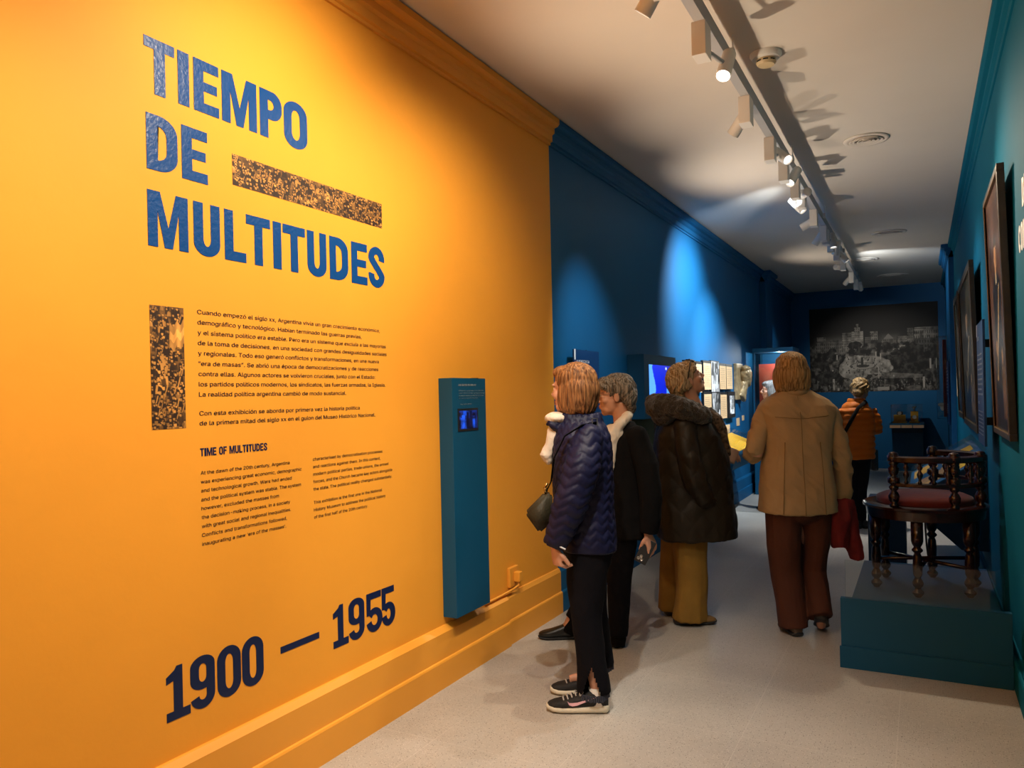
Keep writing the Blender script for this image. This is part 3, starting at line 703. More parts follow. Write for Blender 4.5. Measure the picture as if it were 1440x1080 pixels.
child_box('lining', M_red, vt, (vx0 + 0.03, vy0 + 0.03, 0.552), (vx1 - 0.03, vy1 - 0.04, 0.565))
child_box('glass_front', GL, vt, (vx0 + 0.027, vy0 + 0.006, 0.55), (vx1 - 0.027, vy0 + 0.012, 2.06))
child_box('glass_side', GL, vt, (vx1 - 0.014, vy0 + 0.027, 0.55), (vx1 - 0.008, vy1 - 0.027, 2.06))
ld = bpy.data.lights.new('added_case_light', 'POINT'); ld.energy = 11; ld.color = NEUT; ld.shadow_soft_size = 0.03  # fill light added to brighten the inside of the vitrine
lo = bpy.data.objects.new('added_case_light', ld); COL.objects.link(lo); lo.parent = vt; lo.location = Vector((-1.80, 11.68, 2.02)) - vt.location
tag(MB().box((-1.86, 11.80, 1.72), (-1.70, 11.83, 1.84), 0.004).box((-1.80, 11.80, 0.566), (-1.76, 11.83, 1.72)).build('exhibit_card', M_paper), 'small cream exhibit card on a stem inside the vitrine', 'exhibit')

# ---------------------------------------------------------------- end wall: mural and small exhibit case
def mural_img(nx, ny):
    yy, xx = np.mgrid[0:ny, 0:nx] / np.array([ny, nx])[:, None, None]
    cx = lambda p: (p - 230) / 1015.0
    cy = lambda p: (885 - p) / 655.0
    k = n2(ny, nx, 40, 26, 4, 1.0); k2 = n2(ny, nx, 9, 6, 4, 2.0)
    v = np.full((ny, nx), 0.010)
    v += 0.10 * np.exp(-((yy - cy(500)) / 0.06) ** 2) * np.clip(0.5 + k2, 0, 1)
    low = yy < cy(520); v[low] = np.clip(0.07 + 0.16 * k[low] + 0.05 * k2[low], 0.006, 0.5)
    def bld(x0, x1, y0, y1, t, nw, nr, ph=0.0):
        X = (xx - cx(x0)) / (cx(x1) - cx(x0)); Y = (yy - cy(y1)) / (cy(y0) - cy(y1))
        m = (X >= 0) & (X <= 1) & (Y >= 0) & (Y <= 1)
        win = (np.mod(X * nw + ph, 1) < 0.5) & (np.mod(Y * nr, 1) < 0.6)
        v[m] = (t * (0.75 + 0.5 * k[m])) * np.where(win[m], 0.35, 1.0)
    bld(285, 510, 495, 580, 0.20, 14, 3); bld(290, 365, 455, 487, 0.34, 6, 2); bld(400, 470, 480, 520, 0.16, 6, 2)
    bld(500, 575, 430, 560, 0.26, 6, 7); bld(575, 668, 425, 565, 0.36, 7, 8); bld(598, 644, 395, 430, 0.32, 3, 2); bld(613, 630, 368, 400, 0.28, 1, 1)
    bld(725, 782, 430, 495, 0.24, 4, 3); bld(680, 730, 470, 520, 0.12, 4, 3); bld(810, 925, 490, 525, 0.17, 8, 2)
    tri = (yy < cy(452) - np.abs(xx - cx(866)) * 1.5) & (yy > cy(490)); v[tri] = 0.22
    bld(935, 1010, 475, 525, 0.24, 8, 3); bld(1010, 1056, 418, 520, 0.22, 4, 5); bld(1062, 1243, 428, 500, 0.30, 11, 2, .2); bld(1065, 1240, 416, 430, 0.36, 1, 1); bld(900, 1000, 545, 590, 0.36, 5, 2)
    bld(1060, 1240, 500, 600, 0.10, 9, 3)
    rs = np.random.RandomState(4)
    for q in range(60):
        x = rs.uniform(235, 1240); y = rs.uniform(525, 640)
        if 480 < x < 830 and y > 600: continue
        r = rs.uniform(12, 42); m = ((xx - cx(x)) / (r / 1015)) ** 2 + ((yy - cy(y)) / (r * 0.75 / 655)) ** 2 < 1 + 0.7 * k2
        v[m] = np.clip(0.015 + 0.05 * k[m], 0.004, 1)
    for x, y, rx, ry in [(310, 660, 90, 45), (1000, 680, 200, 55), (380, 780, 130, 60), (1000, 790, 220, 60)]:
        m = ((xx - cx(x)) / (rx / 1015)) ** 2 + ((yy - cy(y)) / (ry / 655)) ** 2 < 1 + 0.5 * k2; v[m] = np.clip(0.022 + 0.05 * k[m], 0.004, 1)
    pl = ((xx - cx(660)) / (215 / 1015)) ** 2 + ((yy - cy(705)) / (92 / 655)) ** 2; m = pl < 1 + 0.35 * k2; v[m] = 0.30 + 0.2 * k[m]
    m = (yy < cy(700)) & (yy > cy(790)) & (xx > cx(470)) & (xx < cx(1120)) & (yy < cy(740) - (xx - cx(800)) * 0.12) & (xx > cx(800)); v[m] = 0.16 + 0.1 * k[m]
    ring = (((xx - cx(660)) / (105 / 1015)) ** 2 + ((yy - cy(690)) / (27 / 655)) ** 2); v[(ring < 1)] = 0.10; v[ring < 0.75] = 0.36; v[ring < 0.22] = 0.05
    v[(np.abs(xx - cx(656)) < 0.008) & (yy > cy(695)) & (yy < cy(625))] = 0.03
    for q in range(90):
        x = rs.normal(660, 110); y = rs.uniform(615, 780); m = (np.abs(xx - cx(x)) < 0.0032) & (np.abs(yy - cy(y)) < 0.009); v[m] = 0.05 if rs.rand() < .75 else 0.5
    m = (yy < cy(755)) & (yy > cy(860)) & (np.abs(xx - cx(735) ) < 0.06); v[m & (k > .2)] = 0.03
    for x, y0, y1, wd in [(423, 785, 872, 7), (1128, 783, 868, 9), (1178, 650, 725, 6), (803, 598, 645, 5), (766, 585, 622, 4), (785, 700, 790, 4), (460, 855, 875, 8), (455, 600, 640, 4)]:
        m = (np.abs(xx - cx(x)) < wd / 1015) & (yy < cy(y0)) & (yy > cy(y1)); v[m] = 0.5
    m = (np.abs((yy - cy(865)) - (xx - cx(820)) * 0.0) < 0.02) & (np.abs(xx - cx(820)) < 0.045); v[m] = 0.42
    fr = yy < cy(790); spk = n2(ny, nx, 120, 40, 2, 6.0); v[fr & (spk > 0.55)] = 0.22
    edge = np.clip(np.minimum(xx, 1 - xx) * 14, 0, 1); v *= 0.35 + 0.65 * edge
    return np.clip(v, 0.003, 1)[..., None] * np.array([1.0, 0.94, 0.82]) * 0.8
mu = picture('mural', (-1.91, YE - 0.006, 1.45), (2.20, 0, 0), (0, 0, 1.62), mural_img(330, 230), vcol_mat('mural_print', 0.7))
tag(mu, 'black and white photographic mural of a city square on the far end wall', 'mural')

ex = empty('exhibit_case', (-0.24, 15.7, 0), 'blue pedestal with small glass case of two yellow exhibits, below the mural', 'display case')
child_box('pedestal', M_blueP, ex, (-0.49, 15.55, 0), (0.01, YE - 0.035, 0.70), 0.004)
child_box('shelf', M_blueP, ex, (-0.52, 15.2, 0.79), (0.035, YE - 0.035, 0.875), 0.004)
child_box('bracket', M_navyD, ex, (-0.48, 15.4, 0.70), (0.0, YE - 0.035, 0.79))
for k in range(3): child_box('caption_strip', M_paper, ex, (-0.51 + k * 0.182, 15.195, 0.795), (-0.34 + k * 0.182, 15.2, 0.845))
mb = MB()
for a, b in (((-0.49, 15.22, 0.875), (-0.485, 15.72, 1.205)), ((0.005, 15.22, 0.875), (0.01, 15.72, 1.205)), ((-0.485, 15.22, 0.875), (0.005, 15.225, 1.205)), ((-0.485, 15.715, 0.875), (0.005, 15.72, 1.205)), ((-0.49, 15.22, 1.205), (0.01, 15.72, 1.21))): mb.box(a, b)
o = mb.build('glass_cover', GL, ex); o.location = -ex.location
M_gold = material('ochre_block', (0.62, 0.30, 0.02), rough=0.6)
for nm, x0, x1, zt, lab in [('left', -0.45, -0.26, 1.02, 'wide yellow exhibit block with a black camera on top, in the far glass case'), ('right', -0.18, -0.06, 1.08, 'narrow yellow exhibit block with a round dial, in the far glass case')]:
    e = empty('exhibit_block', ((x0 + x1) / 2, 15.45, 0.875), lab, 'exhibit')
    child_box('foot', M_gold, e, (x0 - 0.02, 15.32, 0.875), (x1 + 0.02, 15.58, 0.905), 0.003)
    child_box('block', M_gold, e, (x0, 15.38, 0.905), (x1, 15.52, zt), 0.004)
    if nm == 'left':
        child_box('camera_body', M_black, e, (x0 + 0.05, 15.40, zt), (x1 - 0.04, 15.50, zt + 0.06), 0.008)
        o = MB().lathe([(0.03, 0), (0.03, 0.05), (0.02, 0.05)], (0, 0, 0), 16, Matrix.Rotation(PI / 2, 3, 'X')).build('lens', M_steel, e); o.location = Vector(((x0 + x1) / 2, 15.40, zt + 0.03)) - e.location
    else:
        o = MB().lathe([(0.035, 0), (0.035, 0.012), (0.026, 0.012), (0.026, 0.004)], (0, 0, 0), 20, Matrix.Rotation(PI / 2, 3, 'X')).build('dial', M_steel, e); o.location = Vector(((x0 + x1) / 2, 15.38, 0.98)) - e.location
        o = MB().tube([(0, 0, 0), (0, 0, 0.05), (-0.03, 0, 0.07), (0.03, 0, 0.08)], 0.014, 8).build('handle', M_steel, e); o.location = Vector(((x0 + x1) / 2, 15.45, zt)) - e.location

# ---------------------------------------------------------------- right wall
def portrait(nx, ny, seed, warm):
    yy, xx = np.mgrid[0:ny, 0:nx] / np.array([ny, nx])[:, None, None]
    k = n2(ny, nx, 5, 7, 4, seed); f = n2(ny, nx, 16, 20, 3, seed + 2)
    v = np.zeros((ny, nx, 3)); v[:] = np.array(warm); v *= (0.8 + 0.5 * k)[..., None]
    body = ((np.abs(xx - 0.5) < 0.26 + 0.05 * np.sin(yy * 9)) & (yy < 0.56)) | (((xx - 0.5) / 0.27) ** 2 + ((yy - 0.55) / 0.10) ** 2 < 1) | ((np.abs(xx - 0.5) < 0.05) & (yy < 0.70) & (yy > 0.5)); v[body] = np.array([0.012, 0.012, 0.016]) * (1 + 0.8 * f[body])[:, None]
    sash = (np.abs(xx - 0.50 - (yy - 0.42) * 0.85) < 0.035) & (yy < 0.60) & (yy > 0.20); v[sash] = np.array([0.30, 0.22, 0.12]) * (1 + 0.4 * f[sash])[:, None]
    collar = (np.abs(xx - 0.5) < 0.05) & (yy > 0.60) & (yy < 0.65); v[collar] = (0.30, 0.26, 0.20)
    head = ((xx - 0.5) / 0.085) ** 2 + ((yy - 0.73) / 0.085) ** 2 < 1; v[head] = np.array([0.36, 0.20, 0.11]) * (1 + 0.3 * f[head])[:, None]
    hair = head & (yy > 0.755); v[hair] = (0.03, 0.022, 0.015)
    for hx, hy in ((0.34, 0.34), (0.68, 0.30)):
        m = ((xx - hx) / 0.05) ** 2 + ((yy - hy) / 0.035) ** 2 < 1; v[m] = (0.34, 0.19, 0.10)
    table = (yy < 0.26) & (xx > 0.62) & (yy > 0.05); v[table] = np.array([0.16, 0.09, 0.045]) * (1 + 0.5 * f[table])[:, None]
    return np.clip(v, 0.004, 1)
M_oil = vcol_mat('oil_paint', 0.25)
M_frame = material('black_brown_frame', (0.018, 0.013, 0.008), rough=0.4, var=0.4, vscale=12)
M_gilt = material('gilt_edge', (0.16, 0.10, 0.045), rough=0.4)
def painting(y0, y1, z0_, z1_, xb, xt, seed, warm, lab, fwid=0.05, thick=0.034):
    """hung leaning forward a little: xb, xt are the x of the front face at bottom and top"""
    e = empty('painting', (xb, (y0 + y1) / 2, z0_), lab, 'painting')
    tilt = math.atan2(xb - xt, z1_ - z0_); W = y1 - y0; H = (z1_ - z0_) / math.cos(tilt)
    # local: x out of the wall (towards -X), y along -Y (reading right), z up
    M = Matrix.Rotation(-tilt, 4, 'Y')
    e.rotation_euler = (0, -tilt, 0)
    hw = W / 2
    mb = MB()
    mb.box((0, -hw, 0), (thick, hw, fwid), 0.004); mb.box((0, -hw, H - fwid), (thick, hw, H), 0.004); mb.box((0, -hw, fwid), (thick, -hw + fwid, H - fwid), 0.004); mb.box((0, hw - fwid, fwid), (thick, hw, H - fwid), 0.004)
    mb.build('frame', M_frame, e)
    mb = MB(); g = fwid; t = 0.006
    for a, b in (((-0.001, -hw + g - t, g - t), (0.02, hw - g + t, g)), ((-0.001, -hw + g - t, H - g), (0.02, hw - g + t, H - g + t)), ((-0.001, -hw + g - t, g), (0.02, -hw + g, H - g)), ((-0.001, hw - g, g), (0.02, hw - g + t, H - g))): mb.box(a, b)
    mb.build('gilt_slip', M_gilt, e)
    picture('canvas', (0.012, hw - fwid, fwid), (0, -(W - 2 * fwid), 0), (0, 0, H - 2 * fwid), portrait(70, 110, seed, warm), M_oil, e)
    
    for yy in (-hw * 0.6, hw * 0.6): MB().tube([(thick * 0.8, yy, H * 0.9), (RX - xt - 0.0, yy, H * 0.93)], 0.004, 6).build('hanging_wire', M_dark, e)
    return e
painting(4.44, 5.37, 1.227, 2.590, 0.374, 0.342, 1, (0.075, 0.036, 0.024), 'large dark portrait painting nearest the camera on the right wall', 0.035)
painting(6.80, 8.75, 1.140, 2.465, 0.366, 0.332, 5, (0.055, 0.042, 0.022), 'dark brown painting second along the right wall, beyond the navy text panel', 0.06)
painting(9.05, 10.08, 1.17, 2.48, 0.366, 0.336, 8, (0.045, 0.038, 0.022), 'third dark painting along the right wall, mostly hidden behind the second', 0.06)
tag(MB().box((0.375, 10.15, 1.385), (RX, 10.66, 2.00), 0.004).build('cream_panel', M_paper), 'cream board on the right wall beyond the three paintings', 'board')

PRR = lambda X: (lambda x, y, dd: (X - 0.0006 - dd, -x, y))
tp = empty('text_panel', (RX, 5.78, 1.13), 'navy text panel on the right wall between the first two paintings', 'text panel')
child_box('board', M_navyP, tp, (0.335, 5.50, 1.13), (0.348, 6.06, 1.91))
child_box('corner_tab', M_wtext, tp, (0.334, 6.03, 1.83), (0.335, 6.06, 1.91))
for z in (1.25, 1.75): child_box('spacer', M_black, tp, (0.348, 5.75, z), (RX, 5.81, z + 0.05))
wall_text_block(tp, [("EL VOTO", -6.00, 1.80, 0.035, 0.16)] + fake_lines(9, -6.00, 1.70, 0.032, 0.44, 0.019, 11, WORDS) + [("THE VOTE", -6.00, 1.385, 0.022, 0.12)] + fake_lines(7, -6.00, 1.335, 0.024, 0.44, 0.014, 12, WORDS), M_wtext, PRR(0.335), bold=0.03)
tp = empty('text_panel', (0.35, 12.5, 1.0), 'small navy text panel on the right wall beside the narrow glass case', 'text panel')
child_box('board', M_navyP, tp, (0.325, 12.1, 0.98), (0.337, 12.85, 1.86))
child_box('spacer', M_black, tp, (0.337, 12.4, 1.3), (0.35, 12.5, 1.5))
wall_text_block(tp, fake_lines(9, -12.80, 1.76, 0.045, 0.6, 0.026, 14, WORDS) + fake_lines(5, -12.80, 1.25, 0.03, 0.6, 0.02, 15, WORDS), M_wtext, PRR(0.325), bold=0.03)

# word at the right edge of the picture, on the right wall
wt = empty('wall_lettering', (RX, 4.2, 2.1), 'white lettering on the right wall, cut off by the right edge of the frame', 'wall lettering')
R2W = Matrix(((0, 0, -1, RX), (-1, 0, 0, 0), (0, 1, 0, 0), (0, 0, 0, 1)))
def rletters(spec, z0, H):
    for ch, y0, wd in spec:
        me = glyph_mesh(ch, wd, H, 0.026, 0.022); me.transform(R2W @ Matrix.Translation((-y0, z0, 0)))
        link_mesh('letter', me, M_wtext, wt).location = -wt.location
rletters([('C', 4.235, 0.075), ('O', 4.145, 0.075), ('N', 4.055, 0.075)], 2.105, 0.125)
rletters([('D', 4.075, 0.075), ('E', 3.985, 0.07)], 2.29, 0.125)

# glass wall case on the far pilaster
wc = empty('wall_case', (0.35, 13.0, 1.03), 'narrow clear wall case with a dark red object, far end of the right wall', 'display case')
child_box('backboard', M_blueP, wc, (0.335, 12.9, 1.03), (0.35, 13.28, 2.25))
mb = MB()
for a, b in (((0.20, 12.9, 1.03), (0.205, 13.28, 2.25)), ((0.205, 12.9, 1.03), (0.335, 12.905, 2.25)), ((0.205, 13.275, 1.03), (0.335, 13.28, 2.25)), ((0.205, 12.905, 1.03), (0.335, 13.275, 1.035)), ((0.205, 12.905, 2.245), (0.335, 13.275, 2.25))): mb.box(a, b)
o = mb.build('glass_cover', GL, wc); o.location = -wc.location
rr_ = empty('ceremonial_staff', (0.30, 13.1, 1.1), 'dark red staff with silver tip inside the narrow wall case', 'staff')
o = MB().box((0.285, 13.0, 1.06), (0.334, 13.15, 2.2), 0.006).build('shaft', M_redv, rr_); o.location = -rr_.location
o = MB().ell((0.26, 13.06, 1.24), (0.05, 0.03, 0.03)).ell((0.27, 13.06, 1.20), (0.03, 0.02, 0.05)).build('silver_tip', M_white, rr_, True); o.location = -rr_.location

# sloping desk case on the right wall
sd = empty('desk_case', (RX, 7.5, 0.55), 'blue sloping desk case with yellow pages along the right wall, behind the wooden chair', 'display case')
o = MB().prism([(RX, 0.30), (0.24, 0.30), (-0.10, 0.62), (-0.10, 0.66), (RX, 0.985)], 'y', 6.52, 8.5).build('body', M_navyD, sd); o.location = -sd.location
o = MB().prism([(RX, 0.985), (-0.10, 0.66), (-0.10, 0.668), (RX, 0.993)], 'y', 6.52, 8.5).build('display_board', M_blue, sd); o.location = -sd.location
for y in (6.52, 8.494):
    o = MB().prism([(RX, 0.993), (-0.10, 0.668), (-0.10, 0.72), (RX, 1.045)], 'y', y, y + 0.006).build('glass_side', GL, sd); o.location = -sd.location
o = MB().prism([(RX, 1.039), (-0.10, 0.714), (-0.10, 0.72), (RX, 1.045)], 'y', 6.53, 8.49).build('glass_lid', GL2, sd); o.location = -sd.location
sd.location.x -= 0.0015
M_tan = material('tan_page', (0.60, 0.27, 0.07), rough=0.7)
for i, (u0, u1, y0, y1, mt, lab) in enumerate([(0.48, 0.93, 7.55, 8.05, M_ylw, 'yellow page highest on the sloping desk case'), (0.05, 0.42, 7.7, 8.3, M_ylw, 'yellow page low on the sloping desk case, seen through the chair spindles'), (0.45, 0.62, 7.0, 7.4, M_tan, 'tan page in the middle of the sloping desk case'), (0.05, 0.5, 6.7, 7.3, M_tan, 'tan page at the near end of the sloping desk case'), (0.6, 0.9, 6.65, 7.1, M_ylw, 'yellow page at the near upper corner of the sloping desk case')]):
    pt = lambda s, dz: (-0.10 + 0.51 * s, 0.668 + 0.325 * s + dz)
    tag(MB().prism([pt(u0, 0.0), pt(u1, 0.0), pt(u1, 0.004), pt(u0, 0.004)], 'y', y0, y1).build('page', mt), lab, 'page', 'pages in the sloping desk case')
tag(MB().box((-0.40, 6.75, 0), (-0.13, 7.1, 0.62), 0.004).build('pedestal', M_navyD), 'dark navy pedestal block seen between the legs of the wooden chair', 'pedestal')

# ---------------------------------------------------------------- chair plinth with low glass, and the round chair
pl = empty('plinth', (0, 5.35, 0), 'low dark blue plinth with a short glass barrier, right foreground, under the wooden chair', 'plinth')
px1 = RX - 0.036
child_box('platform', M_blueP, pl, (-0.40, 4.53, 0), (px1, 6.25, 0.228), 0.003)
child_box('front_panel', M_blueP, pl, (-0.41, 4.49, 0.002), (px1, 4.53, 0.373), 0.003)
child_box('kick_band', M_blueP, pl, (-0.417, 4.478, 0), (px1, 4.492, 0.115), 0.003)
child_box('glass_barrier', GL, pl, (-0.385, 4.505, 0.36), (px1 - 0.03, 4.515, 0.575))
CX_, CY_, CB = 0.0, 5.56, 0.228
ch = empty('round_chair', (CX_, CY_, CB), 'dark turned-wood round chair with curved spindle back and red seat, on the blue plinth', 'chair')
SZ = 0.545                                                            # height of the seat rim above the plinth
Rr = 0.355
MB().lathe([(0.27, SZ - 0.085), (Rr - 0.02, SZ - 0.085), (Rr - 0.015, SZ - 0.03), (Rr, SZ - 0.025), (Rr + 0.004, SZ - 0.010), (Rr - 0.01, SZ), (0.30, SZ + 0.004), (0.27, SZ)], seg=48).build('seat_frame', M_wood, ch, True, 40)
MB().lathe([(0.0, SZ - 0.02), (0.268, SZ - 0.02), (0.278, SZ + 0.02), (0.27, SZ + 0.038), (0.23, SZ + 0.056), (0.0, SZ + 0.062)], seg=40).build('seat_cushion', M_redv, ch, True)
def turned(h, r):
    pr = [(0.5, 0), (0.62, .02), (0.95, .045), (1.0, .07), (0.6, .10), (0.45, .12), (0.8, .15), (0.95, .19), (0.7, .23), (0.5, .26), (0.75, .30), (0.82, .42), (0.72, .54), (0.5, .58), (0.9, .61), (0.9, .63), (0.55, .66), (0.85, .70), (1, .74), (1, 1)]
    return [(a * r, b * h) for a, b in pr]
legang = [262, 322, 22, 82, 142, 202]
for a in legang:
    t = math.radians(a); o = MB().lathe(turned(SZ - 0.085, 0.034), seg=14).build('leg', M_wood, ch, True); o.location = (0.30 * math.cos(t), 0.30 * math.sin(t), 0)
for k in range(3):
    a, b = math.radians(legang[k]), math.radians(legang[k + 3])
    MB().tube([(0.30 * math.cos(a), 0.30 * math.sin(a), 0.16 + 0.012 * k), (0.30 * math.cos(b), 0.30 * math.sin(b), 0.16 + 0.012 * k)], 0.012, 8).build('stretcher', M_wood, ch, True)
BR = 0.325
A0, A1 = 240, 440                                                     # sweep of the back, degrees
def rail(z, hh, ww, a0, a1, n=40):
    R = []
    for k in range(n + 1):
        a = math.radians(a0 + (a1 - a0) * k / n)
        R.append([((BR + dx) * math.cos(a), (BR + dx) * math.sin(a), z + dz) for dx, dz in ((-ww, -hh * .7), (-ww * .7, -hh), (ww * .7, -hh), (ww, -hh * .7), (ww, hh * .6), (ww * .5, hh), (-ww * .5, hh), (-ww, hh * .6))])
    return MB().rings(R)
TZ = 0.835
rail(TZ, 0.020, 0.026, A0, A1).build('top_rail', M_wood, ch, True, 45)
rail(TZ - 0.155, 0.013, 0.018, A0, A1).build('lower_rail', M_wood, ch, True, 45)
def post_prof(h, r):
    pr = [(0.8, 0), (0.8, .03), (0.5, .06), (0.9, .12), (1.0, .20), (0.7, .27), (0.45, .30), (0.8, .34), (0.85, .38), (0.5, .42), (1.0, .46), (1.05, .47), (1.05, .56), (0.9, .57), (0.5, .60), (0.85, .66), (0.95, .74), (0.6, .80), (0.85, .83), (0.85, .85), (0.55, .87), (1.05, .885), (1.05, .99), (0.8, 1.0), (0.9, 1.02), (0.7, 1.05), (0.2, 1.065)]
    return [(a * r, b * h) for a, b in pr]
for a in (A0, 300, 340, A1):
    t = math.radians(a); o = MB().lathe(post_prof(TZ + 0.025 - SZ, 0.033), seg=16).build('post', M_wood, ch, True); o.location = (BR * math.cos(t), BR * math.sin(t), SZ)
spin = [(0.5, 0), (0.8, .06), (0.5, .12), (0.45, .2), (0.95, .36), (1.0, .46), (0.6, .56), (0.45, .62), (0.9, .72), (0.9, .78), (0.45, .85), (0.7, 1)]
for k in range(1, 15):
    if k in (5, 10): continue
    t = math.radians(A0 + (A1 - A0) * k / 15); o = MB().lathe([(a * 0.017, b * 0.13) for a, b in spin], seg=10).build('spindle', M_wood, ch, True); o.location = (BR * math.cos(t), BR * math.sin(t), TZ - 0.145)
tag(MB().tube([(0.03, 5.86, 0.232), (0.01, 5.80, 0.45), (0.0, 5.72, 0.695)], 0.006, 6).build('thin_rod', M_black, None, True), 'thin black rod leaning under the wooden chair seat', 'rod')

# ---------------------------------------------------------------- ceiling fittings
TX, TZc = -0.9, 3.28
tr = empty('light_track', (TX, 6, TZc), 'long grey-white lighting track hung below the ceiling', 'lighting track')
def at(o, e): o.location = Vector(o.location) - e.location; return o
M_grey = material('grey_track', (0.42, 0.43, 0.45), rough=0.45)
at(MB().box((TX - 0.030, -2, TZc - 0.0), (TX + 0.030, 14.2, TZc + 0.06), 0.003).box((TX - 0.018, -2, TZc - 0.02), (TX + 0.03, 14.2, TZc)).build('rail', M_grey, tr), tr)
for y in np.arange(0.9, 14.0, 0.95): at(MB().box((TX - 0.022, y, TZc - 0.003), (TX - 0.018, y + 0.62, TZc - 0.001)).box((TX - 0.0305, y, TZc + 0.01), (TX - 0.029, y + 0.62, TZc + 0.045)).build('slot', M_dark, tr), tr)
for y in (0.5, 4.2, 6.35, 8.6, 10.9, 13.2):
    at(MB().tube([(TX + 0.045, y, TZc + 0.03), (TX + 0.045, y, CZ)], 0.004, 6).box((TX + 0.028, y - 0.02, TZc + 0.005), (TX + 0.055, y + 0.02, TZc + 0.055), 0.003).build('hanger', M_steel, tr), tr)
M_lens = material('lit_lens', (1, 1, 1), emit=(1, 0.97, 0.92), estr=22)
M_lens1 = material('dim_lit_lens', (1, 1, 1), emit=(1, 0.95, 0.88), estr=1.6)
M_lens0 = material('glass_lens', (0.25, 0.25, 0.25), rough=0.15)
for i, L in enumerate(LAMPS):
    y = L['y']; side = L.get('side', -1)
    lab = L.get('lab', 'white track spotlight out of view, aimed at the %s' % ['yellow wall far left', 'floor by the women', 'title on the yellow wall'][min(i, 2)])
    head = Vector((TX + 0.055 * side, y + L.get('fwd', 0.07), TZc - 0.115)); aim = (Vector(L['aim']) - head).normalized()
    e = empty('track_spotlight', (TX, y, TZc - 0.02), lab, 'spotlight', 'track spotlights')
    at(MB().box((TX - 0.034, y - 0.10, TZc - 0.18), (TX + 0.034, y + 0.012, TZc - 0.02), 0.004).build('driver_box', M_white, e), e)
    at(MB().box((TX - 0.015, y - 0.06, TZc - 0.022), (TX + 0.015, y + 0.06, TZc - 0.004), 0.003).build('adapter', M_grey, e), e)
    q = aim.to_track_quat('Z', 'Y').to_matrix()
    arm = MB().tube([(TX, y + 0.0, TZc - 0.115), tuple(head)], 0.012, 8).build('swivel', M_grey, e, True); at(arm, e)
    hb = MB().lathe([(0.025, -0.085), (0.036, -0.08), (0.038, 0.085), (0.034, 0.085), (0.033, 0.068), (0.0, 0.066)], head, 20, q).build('lamp_head', M_white, e, True, 40); at(hb, e)
    lit = L['p'] > 0
    lens = MB().lathe([(0.0, 0.068), (0.031, 0.068), (0.031, 0.072), (0.0, 0.073)], head, 18, q).build('lens', (M_lens if L.get('glare') else M_lens1) if lit else M_lens0, e); at(lens, e)
    if lit:
        ld = bpy.data.lights.new('spot', 'SPOT'); ld.energy = L['p']; ld.color = L['col']; ld.spot_size = math.radians(L['cone']); ld.spot_blend = L.get('blend', 0.9); ld.shadow_soft_size = 0.025
        lo = bpy.data.objects.new('lamp_light', ld); COL.objects.link(lo); lo.parent = e
        lo.location = head + aim * 0.095 - e.location; lo.rotation_euler = (-aim).to_track_quat('Z', 'Y').to_euler()

for (q, aim, pw, colr), par in zip(ADDED_UPLIGHTS, (ip, pan, sc_, vt)):  # added ceiling fill: ring and spot are made up for these units
    q = Vector(q); dr = (Vector(aim) - q).normalized()
    k = 0.25 if par is ip else 1.0; MB().lathe([(0.0, -0.004), (0.022 * k, -0.004), (0.022 * k, 0.0005), (0.016 * k, 0.0005), (0.0, 0.0002)], q - par.location, 14).build('added_uplight', M_black, par)
    ld = bpy.data.lights.new('added_uplight', 'SPOT'); ld.energy = pw; ld.color = colr; ld.spot_size = math.radians(100); ld.spot_blend = 1.0; ld.shadow_soft_size = 0.04
    lo = bpy.data.objects.new('ceiling_fill_light', ld); COL.objects.link(lo); lo.parent = par; lo.location = q + Vector((0, 0, 0.012)) - par.location
    lo.rotation_euler = (-dr).to_track_quat('Z', 'Y').to_euler()

# uplighter added behind the camera to brighten the near ceiling, unseen
fl = empty('added_uplighter', (-1.3, -0.9, 0), 'added unseen uplighter behind the camera, brightening the near ceiling', 'lamp')
MB().lathe([(0.0, 0), (0.15, 0), (0.15, 0.02), (0.02, 0.035), (0.0, 0.035)], seg=28).build('base', M_black, fl, True, 40)
MB().tube([(0, 0, 0.03), (0, 0, 1.72)], 0.014, 12).build('pole', M_black, fl, True)
MB().lathe([(0.03, 1.70), (0.15, 1.80), (0.155, 1.80), (0.04, 1.69), (0.0, 1.69), (0.0, 1.70)], seg=28).build('lamp_shade', M_white, fl, True)
ld = bpy.data.lights.new('added_bulb', 'SPOT'); ld.energy = 600; ld.color = (1.0, 0.83, 0.62); ld.spot_size = math.radians(165); ld.spot_blend = 0.6; ld.shadow_soft_size = 0.06
lo = bpy.data.objects.new('added_bulb', ld); COL.objects.link(lo); lo.parent = fl; lo.location = (0, 0, 1.80); lo.rotation_euler = (math.radians(180 + 25), 0, 0)

